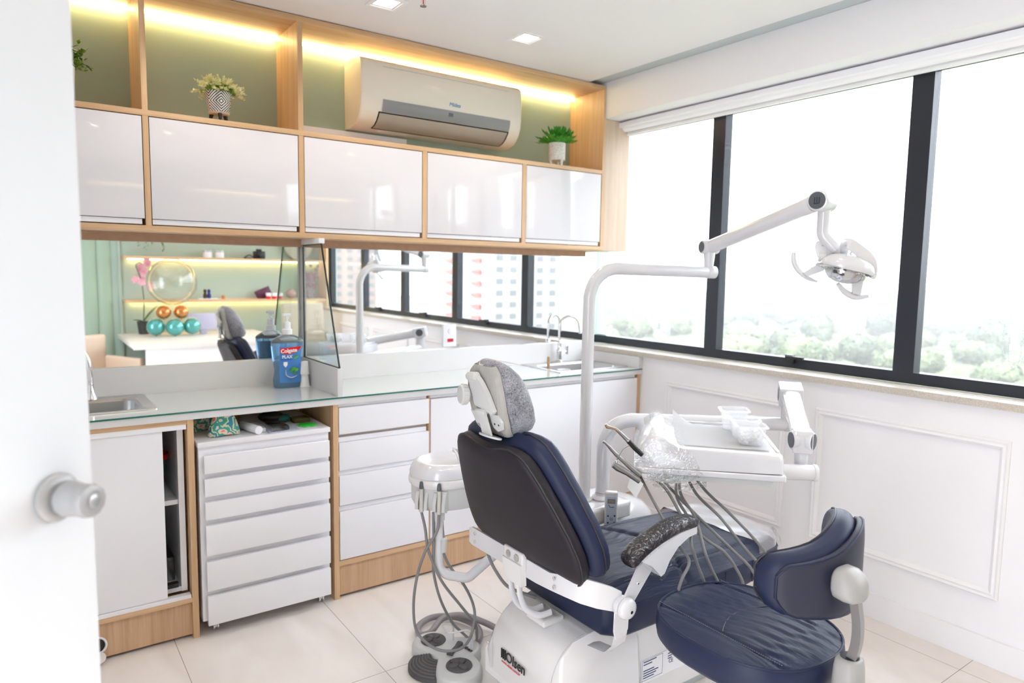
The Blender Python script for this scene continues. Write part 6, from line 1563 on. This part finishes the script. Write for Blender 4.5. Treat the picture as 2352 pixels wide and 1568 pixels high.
def make_tree(k, H, Wd, palm=False):
    t = thing('tree', (0, 0, 0), 'hazy green broadleaf tree in the wooded land far below the windows', 'tree', 'trees beyond the windows')
    b = MB(); b.tube([(0, 0, 0), (.1, 0, H * .35), (0, .1, H * .62)], [.45, .32, .2], 7); b.build('trunk', trk, t)
    b = MB()
    lobes = [(0, 0, H * .68, Wd * .5, H * .30)] + [(Wd * .30 * cos(a), Wd * .30 * sin(a), H * rt_.uniform(.52, .72), Wd * rt_.uniform(.2, .32), H * rt_.uniform(.15, .24)) for a in [i * 1.05 + rt_.random() for i in range(6)]]
    for x, y, z, r, h in lobes:
        for i in range(260):
            a = rt_.random() * 2 * pi; cz_ = rt_.uniform(-.7, 1); s = math.sqrt(1 - cz_ * cz_); d = Vector((s * cos(a), s * sin(a), cz_))
            c = Vector((x + d.x * r, y + d.y * r, z + d.z * h)) * 1.0
            e = Vector((rt_.uniform(-1, 1), rt_.uniform(-1, 1), rt_.uniform(-1, 1))).normalized(); f_ = d.cross(e).normalized(); sz = rt_.uniform(.25, .6)
            g_ = (d * .5 + e).normalized()
            vs2 = [b.bm.verts.new(c + g_ * sz), b.bm.verts.new(c + f_ * sz), b.bm.verts.new(c - g_ * sz), b.bm.verts.new(c - f_ * sz)]
            b.bm.faces.new(vs2)
        b.sph((x, y, z), (r * .93, r * .93, h * .93), 10, 7)
    o = b.build('crown', crm[k], t, 0, recalc=False); return t
protos = [make_tree(0, 13, 12), make_tree(1, 11, 13), make_tree(2, 16, 10), make_tree(1, 9, 9), make_tree(0, 15, 15)]
spots = []
for _ in range(4000):
    r = 150 + 520 * rt_.random() ** .8; az = rad(rt_.uniform(40, 100)); x = r * sin(az) ; y = r * cos(az)
    if x < 20: continue
    if all((x - a) ** 2 + (y - c) ** 2 > (8.5 + r * .03) ** 2 for a, c in spots): spots.append((x, y))
    if len(spots) >= 285: break
bl = []
spots = [s for s in spots if all(abs(s[0] - a) > w_ / 2 + 8 or abs(s[1] - c) > d_ / 2 + 8 for a, c, w_, d_ in bl)]
for i, (x, y) in enumerate(spots):
    o = protos[i] if i < 5 else copy_tree(protos[rt_.randrange(5)])
    dist = math.hypot(x, y)
    o.location = (x, y, GZ + max(0, dist - 320) * .014); o.rotation_euler.z = rt_.random() * 6.28; s = rt_.uniform(.55, .9) * (1 + dist / 1500); o.scale = (s, s, s * rt_.uniform(.85, 1.15))
cn = MB()
from mathutils import noise as mnoise
def canopy(u, v):
    r = 110 + 640 * u ** 1.2; a = rad(36 + 84 * v); x, y = r * sin(a), r * cos(a)
    n_ = mnoise.noise(Vector((x * .07, y * .07, 0))) * 2.2 + mnoise.noise(Vector((x * .19, y * .19, 3))) * 1.5 + mnoise.noise(Vector((x * .5, y * .5, 7))) * .5
    return (x, y, GZ + 4.2 + n_ * 1.6 + max(0, r - 320) * .014)
cn.grid(canopy, 300, 420)
co = cn.build('woodland_canopy', mat('undergrowth_green', (.06, .08, .035), .9, var=.6, vscale=.12), None, 0); co['kind'] = 'structure'  # bumpy foliage canopy added to fill between the trees, not the terrain
# apartment towers, seen in the mirror through the rear windows
def tower(x, y, w_, d_, h, wall, accent, lb_, cols, win):
    t = thing('apartment_tower', (x, y, GZ), lb_, 'building', 'apartment towers beyond the windows')
    MB().box(x - w_ / 2, x + w_ / 2, y - d_ / 2, y + d_ / 2, GZ, GZ + h).build('wall', wall, t, 0)
    b = MB(); b2 = MB(); n = int(h / 3.0); ww = d_ / cols
    for f in range(1, n):
        z = GZ + f * 3.0
        for k in range(cols):
            yy = y - d_ / 2 + ww * (k + .5)
            if k % 3 == 1: b2.box(x - w_ / 2 - .9, x - w_ / 2, yy - ww * .42, yy + ww * .42, z - .1, z + 1.0)
            b.box(x - w_ / 2 - .06, x - w_ / 2 + .1, yy - ww * .26, yy + ww * .26, z + .3, z + 2.0)
        cw_ = max(2, int(w_ / 4)); wx = w_ / cw_
        for k in range(cw_):
            xx = x - w_ / 2 + wx * (k + .5); b.box(xx - wx * .25, xx + wx * .25, y + d_ / 2 - .1, y + d_ / 2 + .06, z + .4, z + 1.9)
    b.build('window', win, t, 0)['kind'] = 'stuff'; b2.build('balcony', accent, t, 0)['kind'] = 'stuff'
    MB().box(x - w_ / 2 - .4, x + w_ / 2 + .4, y - d_ / 2 - .4, y + d_ / 2 + .4, GZ + h, GZ + h + .6).build('roof', wall, t, 0)
wg = mat('tower_window', (.105, .108, .115), .3)
tower(105.4, -156.4, 21.6, 27, 85.1, mat('tower_white', (.30, .285, .29), .8), mat('tower_red', (.30, .06, .05), .8), 'white apartment tower with red balconies reflected in the mirror', 6, wg)
tower(163.2, -132.6, 27, 21.6, 96.6, mat('tower_beige', (.25, .19, .165), .8), mat('tower_beige_dark', (.28, .25, .24), .8), 'beige apartment tower with pale balconies reflected in the mirror', 5, wg)
tower(149.6, -217.6, 32.4, 29.7, 103.5, mat('tower_grey', (.19, .21, .25), .8), mat('tower_light', (.32, .32, .34), .8), 'grey blue apartment tower reflected in the mirror', 7, wg)
tower(88.4, -238, 24.3, 24.3, 75.9, mat('tower_rose', (.26, .19, .17), .8), mat('tower_red2', (.46, .14, .12), .8), 'rose coloured tower with dark red balconies reflected in the mirror', 6, wg)
tower(204, -190.4, 29.7, 29.7, 89.7, mat('tower_pale', (.27, .25, .24), .8), mat('tower_pale2', (.22, .22, .24), .8), 'pale apartment tower farthest from the window in the mirror', 6, wg)
